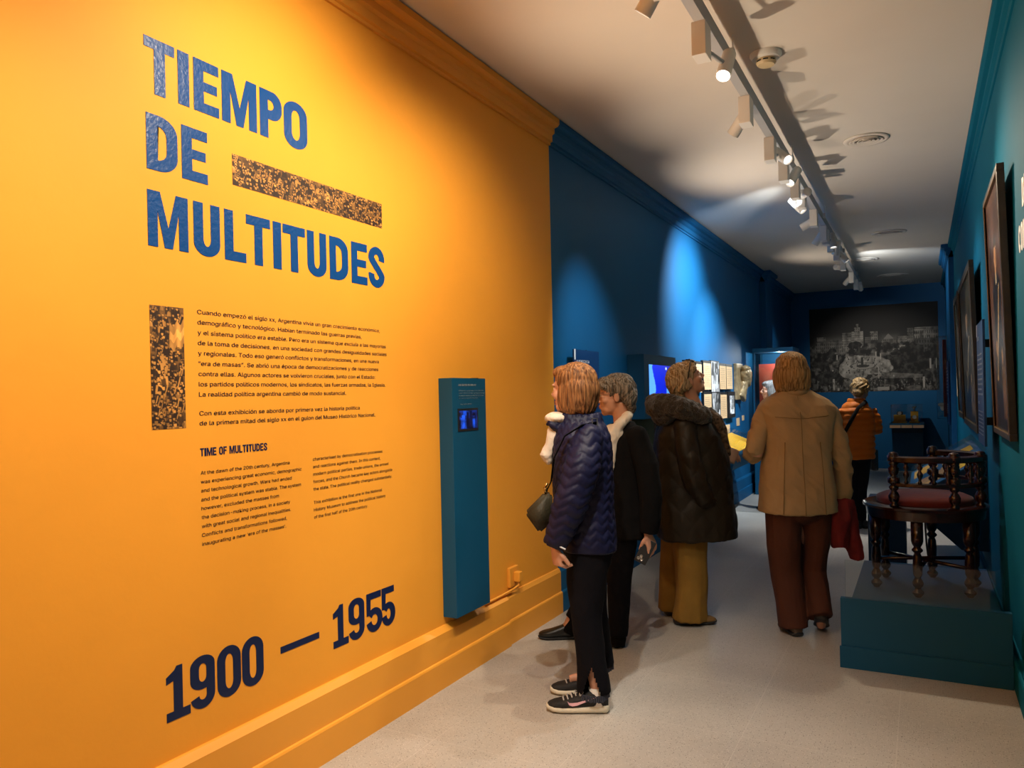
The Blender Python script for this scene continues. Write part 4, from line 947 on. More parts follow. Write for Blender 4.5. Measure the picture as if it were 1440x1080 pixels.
sm = empty('smoke_detector', (-0.741, 4.535, CZ), 'round white smoke detector on the ceiling', 'smoke detector')
MB().lathe([(0.0, 0), (0.088, 0), (0.088, -0.012), (0.075, -0.030), (0.056, -0.034), (0.0, -0.034)], seg=32).build('base', M_white, sm, True, 40)
M_cream = material('aged_cream_plastic', (0.55, 0.42, 0.24), rough=0.5)
MB().lathe([(0.052, -0.034), (0.055, -0.052), (0.045, -0.066), (0.0, -0.068)], seg=28).build('sensor_cap', M_cream, sm, True, 40)
for k in range(3):
    a = -2.2 + k * 0.75; MB().tube([(0.054 * math.cos(a + s), 0.054 * math.sin(a + s), -0.048) for s in (-0.25, 0, 0.25)], (0.004), 6).build('slot', M_dark, sm)
def vent(x, y, r, lab, cat='vent'):
    e = empty('ceiling_vent', (x, y, CZ), lab, cat)
    MB().lathe([(0.0, -0.001), (r * 0.78, -0.001), (r * 0.78, -0.002), (0, -0.002)], seg=32).build('duct_shadow', M_dark, e)
    MB().lathe([(r * 0.78, 0), (r, 0), (r * 0.98, -0.008), (r * 0.8, -0.012), (r * 0.76, -0.006)], seg=36).build('rim', M_ceil, e, True)
    for k in range(4):
        q = r * (0.66 - 0.165 * k); MB().lathe([(q, -0.004), (q + r * 0.07, -0.016), (q + r * 0.055, -0.019), (q - r * 0.02, -0.007)], seg=32).build('ring', M_ceil, e, True)
    return e
vent(-0.338, 6.49, 0.165, 'round ceiling vent nearest the camera, with concentric rings')
vent(-0.316, 10.5, 0.20, 'round ceiling vent in the bright patch of the ceiling')
vent(-0.713, 12.49, 0.20, 'round ceiling vent beside the far end of the track')
vent(-0.397, 14.5, 0.24, 'round ceiling vent farthest away, near the mural wall')

# ---------------------------------------------------------------- people
# every figure: an Empty on the floor, local x to the right of the corridor view, y away from the camera, z up
M_skin = material('skin', (0.52, 0.27, 0.175), rough=0.5, bump=0.05, bscale=120, var=0.08, vscale=14)
M_eye = material('eye', (0.55, 0.52, 0.48), rough=0.15); M_iris = material('iris', (0.02, 0.015, 0.012), rough=0.1)
M_lip = material('lips', (0.36, 0.10, 0.08), rough=0.45)
V = Vector
def S(a, b, cy, hd):
    """section from the left and right silhouette points (x, z)"""
    return ((a[1] + b[1]) / 2, (a[0] + b[0]) / 2, (b[0] - a[0]) / 2, cy, hd)
def P(x, z, y=0.0): return (x, y, z)
def person(origin, label, group=None):
    return empty('person', origin, label, 'person', group, YAW)

def head_matrix(c, yaw, pitch, roll=0.0, sc=1.0):
    return Matrix.Translation(c) @ Matrix.Rotation(math.radians(yaw), 4, 'Z') @ Matrix.Rotation(math.radians(pitch), 4, 'X') @ Matrix.Rotation(math.radians(roll), 4, 'Y') @ Matrix.Scale(sc, 4)
def add_head(mb, M):
    R = M.to_3x3()
    def e(c, r): 
        s = R.to_scale()[0] if hasattr(R, 'to_scale') else 1
        t = bmesh.new(); bmesh.ops.create_uvsphere(t, u_segments=20, v_segments=14, radius=1.0)
        mb._add(t, M @ Matrix.Translation(c) @ Matrix.Diagonal((*r, 1)))
    T = lambda pts, rad, seg=10: mb.tube([M @ V(p) for p in pts], rad, seg)
    e((0, -.012, .040), (.074, .094, .080)); e((0, .030, -.030), (.060, .062, .082)); e((0, .020, .030), (.068, .072, .06))
    e((0, .066, -.092), (.026, .022, .020)); e((0, .045, -.075), (.050, .045, .032))
    for s in (-1, 1):
        e((s * .036, .060, -.022), (.028, .026, .026)); e((s * .073, -.006, -.008), (.009, .018, .030)); e((s * .077, -.010, .010), (.007, .013, .014))
        e((s * .030, .079, .027), (.026, .012, .009)); e((s * .032, .078, .004), (.017, .009, .009))
        e((s * .012, .100, -.027), (.010, .010, .008))
    T([(0, .082, .022), (0, .097, .004), (0, .113, -.020), (0, .100, -.030)], [.010, .011, .014, .010])
    e((0, .088, -.052), (.024, .012, .007)); e((0, .086, -.064), (.021, .012, .008)); e((0, .078, -.040), (.028, .014, .014))
    T([(0, -.018, -.04), (0, -.028, -.11), (0, -.036, -.19)], [.058, .052, .058], 14)
def add_hand(mb, wr, d, n, side, curl=0.5, spread=0.06, thumb_in=0.3):
    """palm, five bent fingers; d towards the fingertips, n out of the palm, side +1 puts the thumb along d x n"""
    d = V(d).normalized(); n = (V(n) - d * V(n).dot(d)).normalized(); w_ = d.cross(n) * side; wr = V(wr)
    rings = []
    for t, hw, ht in ((-.02, .024, .019), (.015, .030, .017), (.055, .040, .015), (.088, .040, .012)):
        c = wr + d * t; rings.append([c + w_ * (hw * math.cos(a)) + n * (ht * math.sin(a)) for a in [2 * PI * k / 16 for k in range(16)]])
    mb.rings(rings)
    for i, (o, L) in enumerate(((.030, .066), (.010, .075), (-.011, .070), (-.030, .054))):
        p = wr + d * (.082 - 0.004 * abs(i - 1)) + w_ * o; a = curl * (0.5 + 0.08 * i); pts = [p - d * .012, p]; dd = (d + w_ * (spread * (1.5 - i))).normalized()
        for seg in (0.45, 0.32, 0.23):
            dd = (dd * math.cos(a) + n * math.sin(a)).normalized(); n2_ = None; p = p + dd * L * seg; pts.append(p); a = curl * 0.95
            # bend around w_
            nn = w_.cross(dd); n_loc = nn if nn.dot(n) > -2 else n
        mb.tube(pts, [.0095, .0092, .0088, .0082, .0070], 10)
    p = wr + d * .022 + w_ * .024; q = (d * .62 + w_ * .70 + n * thumb_in).normalized(); r_ = (d * .92 + w_ * .25 + n * thumb_in * 1.3).normalized()
    mb.tube([p - q * .012, p + q * .030, p + q * .032 + r_ * .028, p + q * .034 + r_ * .050], [.0135, .0120, .0102, .0080], 10)

def add_body(mb, J, face):
    f = face
    T = mb.tube
    T([J['pelvis'], J['waist'], J['chest'], J['neck']], [(.135, .095), (.110, .084), (.112, .090), (.058, .056)], 20, up=f)
    for s in 'LR':
        T([J['sh' + s], J['el' + s], J['wr' + s]], [.038, .037, .027], 14)
        T([J['hip' + s], J['kn' + s], J['an' + s]], [.078, .054, .036], 16)
        mb.ell(V(J['sh' + s]), .038)
        a, t = V(J['an' + s]), V(J['toe' + s]); mid = a * .55 + t * .45; mid.z = t.z + (a.z - t.z) * .22; T([a + V((0, 0, 0.01)), mid, t], [.035, .027, .018], 12)
def make_eyes(par, M):
    for s in (-1, 1):
        o = MB().ell((0, 0, 0), .0125, seg=14).build('eye', M_eye, par, True); o.matrix_local = M @ Matrix.Translation((s * .031, .0765, .008))
        MB().ell((0, .0095, 0), (.0060, .0045, .0060), seg=12).build('iris', M_iris, o, True)
    mb = MB(); mb.ell((0, .097, -.0530), (.019, .0045, .0042)); mb.ell((0, .0950, -.0640), (.017, .0045, .0048)); o = mb.build('lips', M_lip, par, True); o.matrix_local = M
def hair(par, M, parts, mat, amp=.004, freq=9.0, voxel=.0045, name='hair', wave=0.0, smooth=7):
    mb = MB()
    for c, r in parts:
        t = bmesh.new(); bmesh.ops.create_uvsphere(t, u_segments=24, v_segments=16, radius=1.0); mb._add(t, M @ Matrix.Translation(c) @ Matrix.Diagonal((*r, 1)))
    Mi = np.array(M.inverted())
    def disp(co, no):
        l = co @ Mi[:3, :3].T + Mi[:3, 3]
        ang = np.arctan2(l[:, 0], l[:, 1] + .02) + wave * np.sin(l[:, 2] * 40)
        p = np.stack([np.cos(ang) * freq + 20, np.sin(ang) * freq + 20, l[:, 2] * 14 + 5], 1)
        q = np.stack([np.cos(ang) * freq * 2.6 + 40, np.sin(ang) * freq * 2.6 + 40, l[:, 2] * 9 + 5], 1)
        return amp * (vnoise(p) + 0.8 * vnoise(q))
    return mb.organic(name, mat, par, voxel, smooth, disp=disp)
def hair_mat(name, a, b, rough=0.6, scale=1.0):
    m = bpy.data.materials.new(name); m.use_nodes = True; nt = m.node_tree; bs = nt.nodes['Principled BSDF']
    tc = nt.nodes.new('ShaderNodeTexCoord'); mp = nt.nodes.new('ShaderNodeMapping'); mp.inputs['Scale'].default_value = (120 * scale, 120 * scale, 7)
    n = nt.nodes.new('ShaderNodeTexNoise'); n.inputs['Scale'].default_value = 1.0; n.inputs['Detail'].default_value = 4
    r = nt.nodes.new('ShaderNodeValToRGB'); r.color_ramp.elements[0].color = (*a, 1); r.color_ramp.elements[1].color = (*b, 1); r.color_ramp.elements[0].position = .35; r.color_ramp.elements[1].position = .66
    nt.links.new(tc.outputs['Object'], mp.inputs[0]); nt.links.new(mp.outputs[0], n.inputs['Vector']); nt.links.new(n.outputs['Fac'], r.inputs[0]); nt.links.new(r.outputs[0], bs.inputs['Base Color'])
    bp = nt.nodes.new('ShaderNodeBump'); bp.inputs['Strength'].default_value = 0.55; bp.inputs['Distance'].default_value = 0.004; nt.links.new(n.outputs['Fac'], bp.inputs['Height']); nt.links.new(bp.outputs[0], bs.inputs['Normal'])
    bs.inputs['Roughness'].default_value = rough; bs.inputs['Specular IOR Level'].default_value = 0.22
    return m
def folds(amp, fx=9.0, fz=5.0, seed=0.0, ridge=True):
    def d(co, no):
        p = np.stack([co[:, 0] * fx + 11 + seed, co[:, 1] * fx + 7, co[:, 2] * fz + 3 + seed], 1)
        v = fbm(p, 3)
        if ridge: v = 0.55 * v + 0.6 * (1 - 2 * np.abs(vnoise(p * 1.7 + 9)))
        return amp * v
    return d
BOB = [((0, -.020, .046), (.086, .104, .086)), ((0, -.034, .0), (.096, .098, .098)), ((0, -.075, -.025), (.080, .048, .092)), ((.066, -.022, -.030), (.030, .066, .088)), ((-.066, -.022, -.030), (.030, .066, .088)), ((0, -.05, -.075), (.080, .06, .050)), ((0, .045, .085), (.062, .050, .034))]
SHORT = [((0, -.022, .048), (.084, .102, .082)), ((0, -.075, -.002), (.074, .046, .070)), ((.064, -.030, .010), (.026, .058, .056)), ((-.064, -.030, .010), (.026, .058, .056)), ((0, -.080, -.060), (.052, .030, .040)), ((0, .052, .078), (.064, .048, .030))]

def shoe(par, heel, ang, L, W, mat_u, mat_s, pitch=0.0, sole_h=0.028, top=0.085, name='shoe', parts=None):
    """shoe with toe along +y turned by ang degrees; the sole is a part of the shoe"""
    M = Matrix.Translation(heel) @ Matrix.Rotation(math.radians(ang), 4, 'Z') @ Matrix.Rotation(math.radians(pitch), 4, 'X')
    def sect(t, hw, zb, zt, n=18):
        y = t * L; out = []
        for k in range(n):
            a = 2 * PI * k / n; c, s = math.cos(a), math.sin(a)
            out.append((hw * math.copysign(abs(c) ** .75, c), y, (zb + zt) / 2 + (zt - zb) / 2 * math.copysign(abs(s) ** .8, s)))
        return out
    w_ = W / 2
    up = [sect(t, w_ * a, sole_h * .5, z) for t, a, z in ((.012, .45, top * .7), (.05, .66, top * .98), (.16, .74, top), (.32, .74, top * .96), (.45, .80, top * .82), (.60, .90, top * .68), (.75, .94, top * .57), (.88, .80, top * .50), (.96, .52, top * .42), (.99, .25, top * .36))]
    mb = MB().rings(up); o = mb.build(name, mat_u, par, True); o.matrix_local = M
    sl = [sect(t, w_ * a, zb, zt) for t, a, zb, zt in ((0.0, .50, .010, sole_h * 1.15), (.04, .74, 0.0, sole_h * 1.3), (.18, .84, 0, sole_h * 1.2), (.40, .86, 0, sole_h), (.62, .98, 0, sole_h * .95), (.78, 1.0, 0, sole_h * .95), (.90, .86, .003, sole_h), (.98, .55, .010, sole_h * 1.05), (1.01, .25, .016, sole_h * 1.0))]
    MB().rings(sl).build('sole', mat_s, o, True)
    return o

def sleeves(jacket, sl, mat, voxel, disp, smooth=5):
    for pts, rad in sl:
        mb = MB(); mb.tube(pts, rad, 20); mb.ell(pts[0], rad[0]); mb.organic('sleeve', mat, jacket, voxel, smooth, disp=disp)
slv = []

# ---- woman in the navy quilted jacket, nearest the camera
M_navyq = material('navy_nylon', (0.0065, 0.0075, 0.032), rough=0.5, bump=0.15, bscale=90, spec=0.22)
M_jean = material('black_denim', (0.0040, 0.0040, 0.0065), rough=0.9, spec=0.12, bump=0.2, bscale=160)
M_fray = material('frayed_denim', (0.04, 0.045, 0.07), rough=0.95, bump=0.9, bscale=160)
M_scarfw = material('cream_knit', (0.62, 0.55, 0.46), rough=0.9, bump=0.3, bscale=60)
H_aub = hair_mat('auburn_hair', (0.070, 0.026, 0.009), (0.34, 0.155, 0.055))
p1 = person((-1.492,3.451,0), 'person in navy quilted jacket and black cropped trousers, auburn bob, nearest the camera')
d1 = V((-.93, .37, 0))
hm1 = head_matrix(P(-0.009,1.524, .0), 52, 0, 0, 1.04)
J = dict(pelvis=P(0.043,0.728), waist=P(0.035,0.981), chest=P(0.034,1.242), neck=P(0.020,1.381),
 shL=P(0.038,1.255, -.145), elL=P(-0.033,1.035, -.21), wrL=P(-0.115,0.801, -.19), shR=P(0.024,1.256, .145), elR=P(0.077,1.015, .22), wrR=P(0.110,0.782, .21),
 hipL=P(0.044,0.738, -.08), knL=P(0.030,0.450, -.09), anL=P(0.071,0.089, -.10), toeL=P(-0.080,0.002, -.10),
 hipR=P(0.057,0.738, .08), knR=P(0.079,0.449, .10), anR=P(0.100,0.130, .11), toeR=P(-0.051,0.077, .11))
mb = MB(); add_body(mb, J, d1); add_head(mb, hm1)
add_hand(mb, P(-0.125,0.801, -.20), (0.15, .05, -1), (0.85, .45, .1), 1, 1.75, .03)
add_hand(mb, P(0.110,0.768, .21), (0.0, .05, -1), (-.9, .2, .1), -1, 0.6)
mb.organic('body', M_skin, p1, .0048, 4)
make_eyes(p1, hm1)
hair(p1, hm1, BOB, H_aub, .0045, 10)
def quilt(co, no):
    th = np.arctan2(co[:, 1], co[:, 0]); zig = np.abs(np.mod(th * 3.2 + 0.5 * np.sin(co[:, 2] * 9), 1) - 0.5) * 0.055
    t = (co[:, 2] + zig) / 0.046; pf = np.abs(np.sin(t * PI)) ** 0.6
    p = co * 16; low = np.clip((co[:, 2] - 0.76) / 0.05, 0, 1)
    return 0.0065 * (pf - 0.5) * low + 0.004 * fbm(p, 2)
mb = MB()
mb.loft([S((-0.088,0.755), (0.186,0.759), .0, .205), S((-0.103,0.880), (0.178,0.874), .0, .205), S((-0.114,1.002), (0.174,0.996), .0, .195), S((-0.118,1.141), (0.174,1.134), .0, .20), S((-0.119,1.238), (0.172,1.232), .0, .205), S((-0.111,1.300), (0.163,1.294), .0, .195), S((-0.096,1.335), (0.150,1.336), .0, .155), S((-0.088,1.369), (0.134,1.371), .0, .105), S((-0.087,1.411), (0.124,1.413), .0, .088)], pw=2.4)
slv.append(([P(0.042,1.297, -.165), P(0.008,1.173, -.22), P(-0.044,1.018, -.235), P(-0.099,0.880, -.215), P(-0.128,0.808, -.205)], [.070, .082, .080, .066, .052]))
slv.append(([P(0.025,1.297, .165), P(0.053,1.154, .22), P(0.077,1.015, .235), P(0.102,0.876, .22), P(0.111,0.806, .21)], [.070, .076, .072, .060, .050]))
mb.tube([P(-0.082,1.348, -.05), P(-0.130,1.370, -.06), P(-0.140,1.363, -.03)], [.030, .018, .010], 10)
jk = mb.organic('jacket', M_navyq, p1, .0065, 7, disp=quilt)
sleeves(jk, slv, M_navyq, 0.0065, quilt); slv = []
mb = MB(); mb.tube([P(-0.121,0.822, -.258), P(-0.080,0.800, -.255)], [.004, .004], 6); mb.build('sleeve_print', M_wtext, jk)
mb = MB(); mb.tube([P(-0.096,1.355, -.02), P(-0.122,1.262, -.03), P(-0.147,1.211, -.02), P(-0.134,1.169, -.02)], [.038, .028, .032, .012], 12); mb.ell(P(-0.091,1.390, .0), (.06, .09, .03))
mb.organic('scarf', M_scarfw, p1, .006, 3, disp=folds(.004, 30, 20))
def leg_pants(parts, pelvis, par, mat, name='trousers', voxel=.007, amp=.005, smooth=5, fz=7.0):
    mb = MB(); mb.ell(pelvis[0], pelvis[1])
    for pts, rad, up in parts: mb.tube(pts, rad, 20, up=up)
    return mb.organic(name, mat, par, voxel, smooth, disp=folds(amp, 11, fz))
tr1 = leg_pants([([P(0.048,0.773, -.085), P(0.027,0.600, -.09), P(0.023,0.451, -.095), P(0.040,0.252, -.10), P(0.050,0.089, -.10)], [(.105, .112), (.085, .092), (.070, .074), (.062, .068), (.066, .084)], d1),
  ([P(0.058,0.773, .085), P(0.054,0.599, .095), P(0.072,0.449, .105), P(0.096,0.269, .11), P(0.107,0.143, .115)], [(.10, .11), (.085, .092), (.070, .072), (.062, .066), (.064, .072)], d1)], (P(0.048,0.773), (.135, .165, .10)), p1, M_jean)
# slit at the outer hem of the near leg, showing the ankle
zt = (0.043,0.228)[1]; xs_ = (0.040,0.096)[0]
bm = bmesh.new(); bm.from_mesh(tr1.data)
kill = [f for f in bm.faces if f.calc_center_median().z < zt and f.calc_center_median().y < -.125 and abs(f.calc_center_median().x - xs_ + .006) < .046 * (zt - f.calc_center_median().z) / (zt - .085)]
bmesh.ops.delete(bm, geom=kill, context='FACES'); bm.to_mesh(tr1.data); bm.free()
for a, b, y, rx in ((P(-0.016,0.087, -.10), P(0.119,0.074, -.10), -.1, .066), (P(0.041,0.145, .115), P(0.169,0.135, .115), .115, .06)):
    mb = MB(); c = (V(a) + V(b)) / 2; n = 46
    for k in range(n):
        t = 2 * PI * k / n; q = c + V((math.cos(t) * (b[0] - a[0]) / 2, math.sin(t) * rx, 0)); mb.tube([q + V((0, 0, .012)), q + V((random.uniform(-.004, .004), random.uniform(-.004, .004), -.012 - random.random() * .008))], .0042, 5)
    mb.build('frayed_hem', M_fray, tr1)
M_shoeb = material('black_mesh', (0.010, 0.010, 0.011), rough=0.7, bump=0.4, bscale=220)
M_foam = material('cream_foam', (0.62, 0.58, 0.46), rough=0.55); M_lace = material('grey_lace', (0.42, 0.40, 0.37), rough=0.8); M_pink = material('pink_print', (0.80, 0.47, 0.55), rough=0.5); M_sock = material('white_sock', (0.7, 0.66, 0.6), rough=0.9)
def sneaker(heel, ang, swoosh):
    o = shoe(p1, heel, ang, .295, .098, M_shoeb, M_foam, 0, .036, .105)
    for k in range(5):
        y = .135 + k * .019; z = .098 - k * .0085
        MB().tube([(-.026, y, z - .008), (-.01, y + .006, z + .003), (.01, y + .006, z + .003), (.026, y, z - .008)], .0038, 6).build('lace', M_lace, o, True)
    MB().tube([(-.004, .135, .104), (-.030, .12, .10), (-.036, .135, .085), (-.010, .14, .103)], .0032, 6).tube([(.004, .135, .104), (.030, .12, .10), (.036, .135, .085)], .0032, 6).build('lace_bow', M_lace, o, True)
    if swoosh:
        # tick mark on the outer side: blunt hook in front, long thin tail to the heel
        mb = MB(); up = [(.195, .062), (.188, .046), (.172, .040), (.150, .044), (.110, .060), (.055, .084)]; lo = [(.195, .062), (.186, .055), (.172, .055), (.150, .057), (.110, .068), (.055, .084)]
        lp = up + lo[1:-1][::-1]
        def xs(y, z): return swoosh * (.049 * (0.80 + 0.13 * min(1, y / .2)) * (1 - max(0, (z - .055) / .11) ** 2 * .55) - .0005)
        bm = mb.bm; A = [bm.verts.new((xs(y, z), y, z)) for y, z in lp]; B = [bm.verts.new((xs(y, z) + swoosh * .003, y, z)) for y, z in lp]
        bm.faces.new(A); bm.faces.new(B)
        for i in range(len(lp)): j = (i + 1) % len(lp); bm.faces.new((A[i], A[j], B[j], B[i]))
        mb.build('tick_mark', M_pink, o)
    return o
sneaker(P(0.120,-0.027, -.115)[:2] + (0,), 90 - 6, -1)
sneaker(P(0.150,0.073, .115)[:2] + (0,), 90 - 2, 1)
mb = MB().tube([P(0.065,0.113, -.10), P(0.070,0.033, -.105)], [.040, .043], 14).build('sock', M_sock, p1, True)
mb = MB().tube([P(0.100,0.164, .115), P(0.106,0.095, .115)], [.040, .043], 14).build('sock', M_sock, p1, True)

# her shoulder bag, strap over the shoulder
M_bag = material('dark_olive_canvas', (0.022, 0.018, 0.006), rough=0.65, bump=0.3, bscale=120)
M_strap = material('black_webbing', (0.004, 0.004, 0.004), rough=0.9, spec=0.15); M_gold = MATS['ochre_block']; M_brassy = material('polished_brass', (0.55, 0.38, 0.16), rough=0.25, metal=1.0)
bagc = V(P(-0.202,0.941, -.10)); wp1 = Matrix.Translation(p1.location) @ Matrix.Rotation(YAW, 4, 'Z')
bag = empty('shoulder_bag', wp1 @ bagc, 'dark olive shoulder bag hanging in front of the navy quilted jacket', 'bag', None, YAW)
def rel(*pts): return [V(p) - bagc for p in pts]
mb = MB(); q = rel(P(-0.161,1.041, -.10), P(-0.257,0.946, -.10), P(-0.193,0.854, -.10), P(-0.130,0.905, -.10), P(-0.127,1.037, -.10))
t = bmesh.new(); A = [t.verts.new(v + V((0, -.045, 0))) for v in q]; B = [t.verts.new(v + V((0, .045, 0))) for v in q]; t.faces.new(A); t.faces.new(B[::-1])
for i in range(5): t.faces.new((A[i], B[i], B[(i + 1) % 5], A[(i + 1) % 5]))
bmesh.ops.recalc_face_normals(t, faces=t.faces); bmesh.ops.bevel(t, geom=t.edges[:], offset=.012, segments=3, affect='EDGES'); mb._add(t); mb.build('pouch', M_bag, bag, True)
mb = MB(); mb.tube(rel(P(-0.158,1.038, -.10), P(-0.132,1.099, -.14), P(-0.120,1.210, -.19), P(-0.069,1.313, -.21), P(0.009,1.357, -.19), P(0.078,1.366, -.12), P(0.123,1.344, -.03), P(0.146,1.309, .06)), [(.003, .012)] * 8, 10, up=(0, -1, .4)); mb.build('strap', M_strap, bag, True)
mb = MB(); mb.tube(rel(P(-0.158,1.038, -.105), P(-0.164,1.065, -.115), P(-0.150,1.086, -.125)), .006, 8); mb.ell(rel(P(-0.158,1.055, -.115))[0], (.010, .006, .014)); mb.build('clasp', M_brassy, bag, True)
mb = MB(); c = rel(P(0.078,1.369, -.135))[0]; mb.box(c + V((-.014, -.012, -.020)), c + V((-.010, 0, .022))).box(c + V((.010, -.012, -.020)), c + V((.014, 0, .022))).box(c + V((-.014, -.012, .018)), c + V((.014, 0, .022))); mb.build('buckle', M_steel, bag)

# ---- grey-haired woman in black, behind her
M_blk = material('black_wool', (0.0045, 0.0042, 0.0045), rough=0.95, bump=0.2, bscale=120, spec=0.12)
M_blkl = material('black_leather', (0.006, 0.006, 0.006), rough=0.35)
H_grey = hair_mat('grey_hair', (0.035, 0.029, 0.023), (0.27, 0.235, 0.195))
p2 = person((-1.774,4.304,0), 'person with short grey hair, glasses and black jacket, holding a phone, behind the navy jacket')
d2 = V((-1, .12, 0))
hm2 = head_matrix(P(0.162,1.489, .0), 84, -3, 0, 1.02)
J = dict(pelvis=P(0.174,0.670), waist=P(0.192,0.918), chest=P(0.202,1.167), neck=P(0.179,1.313),
 shL=P(0.259,1.208, -.15), elL=P(0.325,0.924, -.215), wrL=P(0.312,0.709, -.195), shR=P(0.186,1.227, .14), elR=P(0.137,0.941, .20), wrR=P(0.046,0.728, .16),
 hipL=P(0.178,0.670, -.07), knL=P(0.155,0.383, -.075), anL=P(0.135,0.083, -.08), toeL=P(0.099,-0.002, -.02),
 hipR=P(0.157,0.670, .07), knR=P(0.022,0.385, .09), anR=P(-0.122,0.110, .10), toeR=P(-0.226,0.035, .10))
mb = MB(); add_body(mb, J, d2); add_head(mb, hm2)
add_hand(mb, P(0.307,0.692, -.19), (.30, -.05, -1), (-.55, .8, -.1), -1, 0.55, .10, .6)
add_hand(mb, P(0.046,0.715, .16), (-.1, 0, -1), (.9, -.2, .1), -1, 0.5)
mb.organic('body', M_skin, p2, .0048, 4)
make_eyes(p2, hm2)
SH2 = [((0, -.022, .048), (.088, .106, .086)), ((0, -.085, .0), (.078, .046, .074)), ((.062, -.045, .040), (.026, .056, .046)), ((-.062, -.045, .040), (.026, .056, .046)), ((.05, -.075, .0), (.03, .04, .07)), ((-.05, -.075, .0), (.03, .04, .07)), ((0, -.085, -.066), (.056, .030, .046)), ((0, .050, .082), (.072, .052, .034)), ((.045, .062, .060), (.032, .030, .022)), ((-.045, .062, .060), (.032, .030, .022))]
hair(p2, hm2, SH2, H_grey, .006, 7, wave=.25)
M_wire = material('thin_metal_frame', (0.25, 0.2, 0.15), rough=0.3, metal=1.0)
mb = MB()
for s in (-1, 1):
    mb.tube([(s * .034 + .021 * math.cos(a), .096, .006 + .017 * math.sin(a)) for a in [2 * PI * k / 16 for k in range(17)]], .0018, 6); mb.tube([(s * .055, .095, .010), (s * .074, .06, .012), (s * .078, -.005, .012)], .0018, 6)
mb.tube([(-.013, .097, .010), (0, .100, .013), (.013, .097, .010)], .0018, 6); o = mb.build('glasses', M_wire, p2, True); o.matrix_local = hm2
o = MB().ell((0, 0, 0), .006, seg=10).build('earring', M_wtext, p2, True); o.matrix_local = hm2 @ Matrix.Translation((.080, -.004, -.040))
mb = MB()
mb.loft([S((0.062,0.646), (0.345,0.649), .0, .19), S((0.065,0.814), (0.344,0.807), .0, .19), S((0.078,1.006), (0.335,1.001), .0, .185), S((0.082,1.169), (0.339,1.164), .0, .19), S((0.096,1.246), (0.324,1.241), .0, .185), S((0.127,1.293), (0.295,1.289), .0, .14), S((0.154,1.331), (0.266,1.337), .0, .09)], pw=2.5)
slv.append(([P(0.259,1.251, -.155), P(0.307,1.087, -.205), P(0.325,0.915, -.215), P(0.322,0.778, -.205), P(0.312,0.697, -.195)], [.066, .068, .064, .058, .052]))
slv.append(([P(0.169,1.253, .155), P(0.140,1.091, .205), P(0.119,0.920, .21), P(0.063,0.728, .17)], [.066, .068, .064, .052]))
j2 = mb.organic('jacket', M_blk, p2, .0075, 6, disp=folds(.005, 12, 6, 2))
sleeves(j2, slv, M_blk, .007, folds(.005, 12, 6, 2)); slv = []
mb = MB(); mb.tube([P(0.118,1.254, -.155), P(0.158,1.314, -.135), P(0.215,1.364, -.085), P(0.241,1.380, .0), P(0.206,1.364, .09)], [(.026, .034), (.034, .030), (.036, .026), (.03, .026), (.03, .026)], 14)
mb.tube([P(0.118,1.271, -.165), P(0.102,1.135, -.17), P(0.092,1.040, -.165)], [(.032, .018), (.034, .016), (.03, .012)], 12)
mb.ell(P(0.135,1.254, -.08), (.07, .10, .07))
mb.organic('scarf', M_scarfw, p2, .006, 3, disp=folds(.005, 26, 14))
leg_pants([([P(0.175,0.704, -.075), P(0.157,0.490, -.08), P(0.149,0.318, -.08), P(0.139,0.070, -.08)], [(.10, .10), (.078, .080), (.066, .068), (.056, .056)], d2),
  ([P(0.157,0.704, .08), P(0.084,0.491, .09), P(0.012,0.321, .10), P(-0.109,0.118, .10)], [(.10, .10), (.08, .08), (.068, .07), (.056, .056)], d2)], (P(0.175,0.704), (.125, .15, .10)), p2, M_jean)
shoe(p2, P(0.146,-0.003, -.09)[:2] + (0,), 35, .245, .090, M_blkl, M_dark, 0, .02, .10)
shoe(p2, P(-0.085,0.040, .10)[:2] + (0,), 86, .245, .090, M_blkl, M_dark, 0, .02, .10)
for q in (((0.144,0.104), -.08, (0.134,0.018)), ((-0.103,0.161), .10, (-0.149,0.042))):
    MB().tube([P(*q[0], q[1]), P(q[0][0] - .004, q[0][1] - .05, q[1]), P(*q[2], q[1])], [.042, .046, .044], 14).build('sock', M_blk, p2, True)
wp2 = Matrix.Translation(p2.location) @ Matrix.Rotation(YAW, 4, 'Z')
pc = V(P(0.288,0.590, -.205))
ph = empty('phone', wp2 @ pc, 'black phone held low in the hand of the grey-haired person in black', 'phone', None, YAW)
R = Matrix.Rotation(math.radians(28), 4, 'Y') @ Matrix.Rotation(math.radians(-12), 4, 'Z')
o = MB().box((-.036, -.005, -.072), (.036, .005, .072), .006).build('case', M_black, ph); o.matrix_local = R
mb = MB()
for x, z in ((-.018, -.050), (.002, -.050), (-.008, -.034)): mb.lathe([(.009, 0), (.009, .003), (.006, .003), (.006, .001)], (x, -.005, z), 14, Matrix.Rotation(PI / 2, 3, 'X'))
lenses = mb.build('camera_rings', M_steel, o, True)

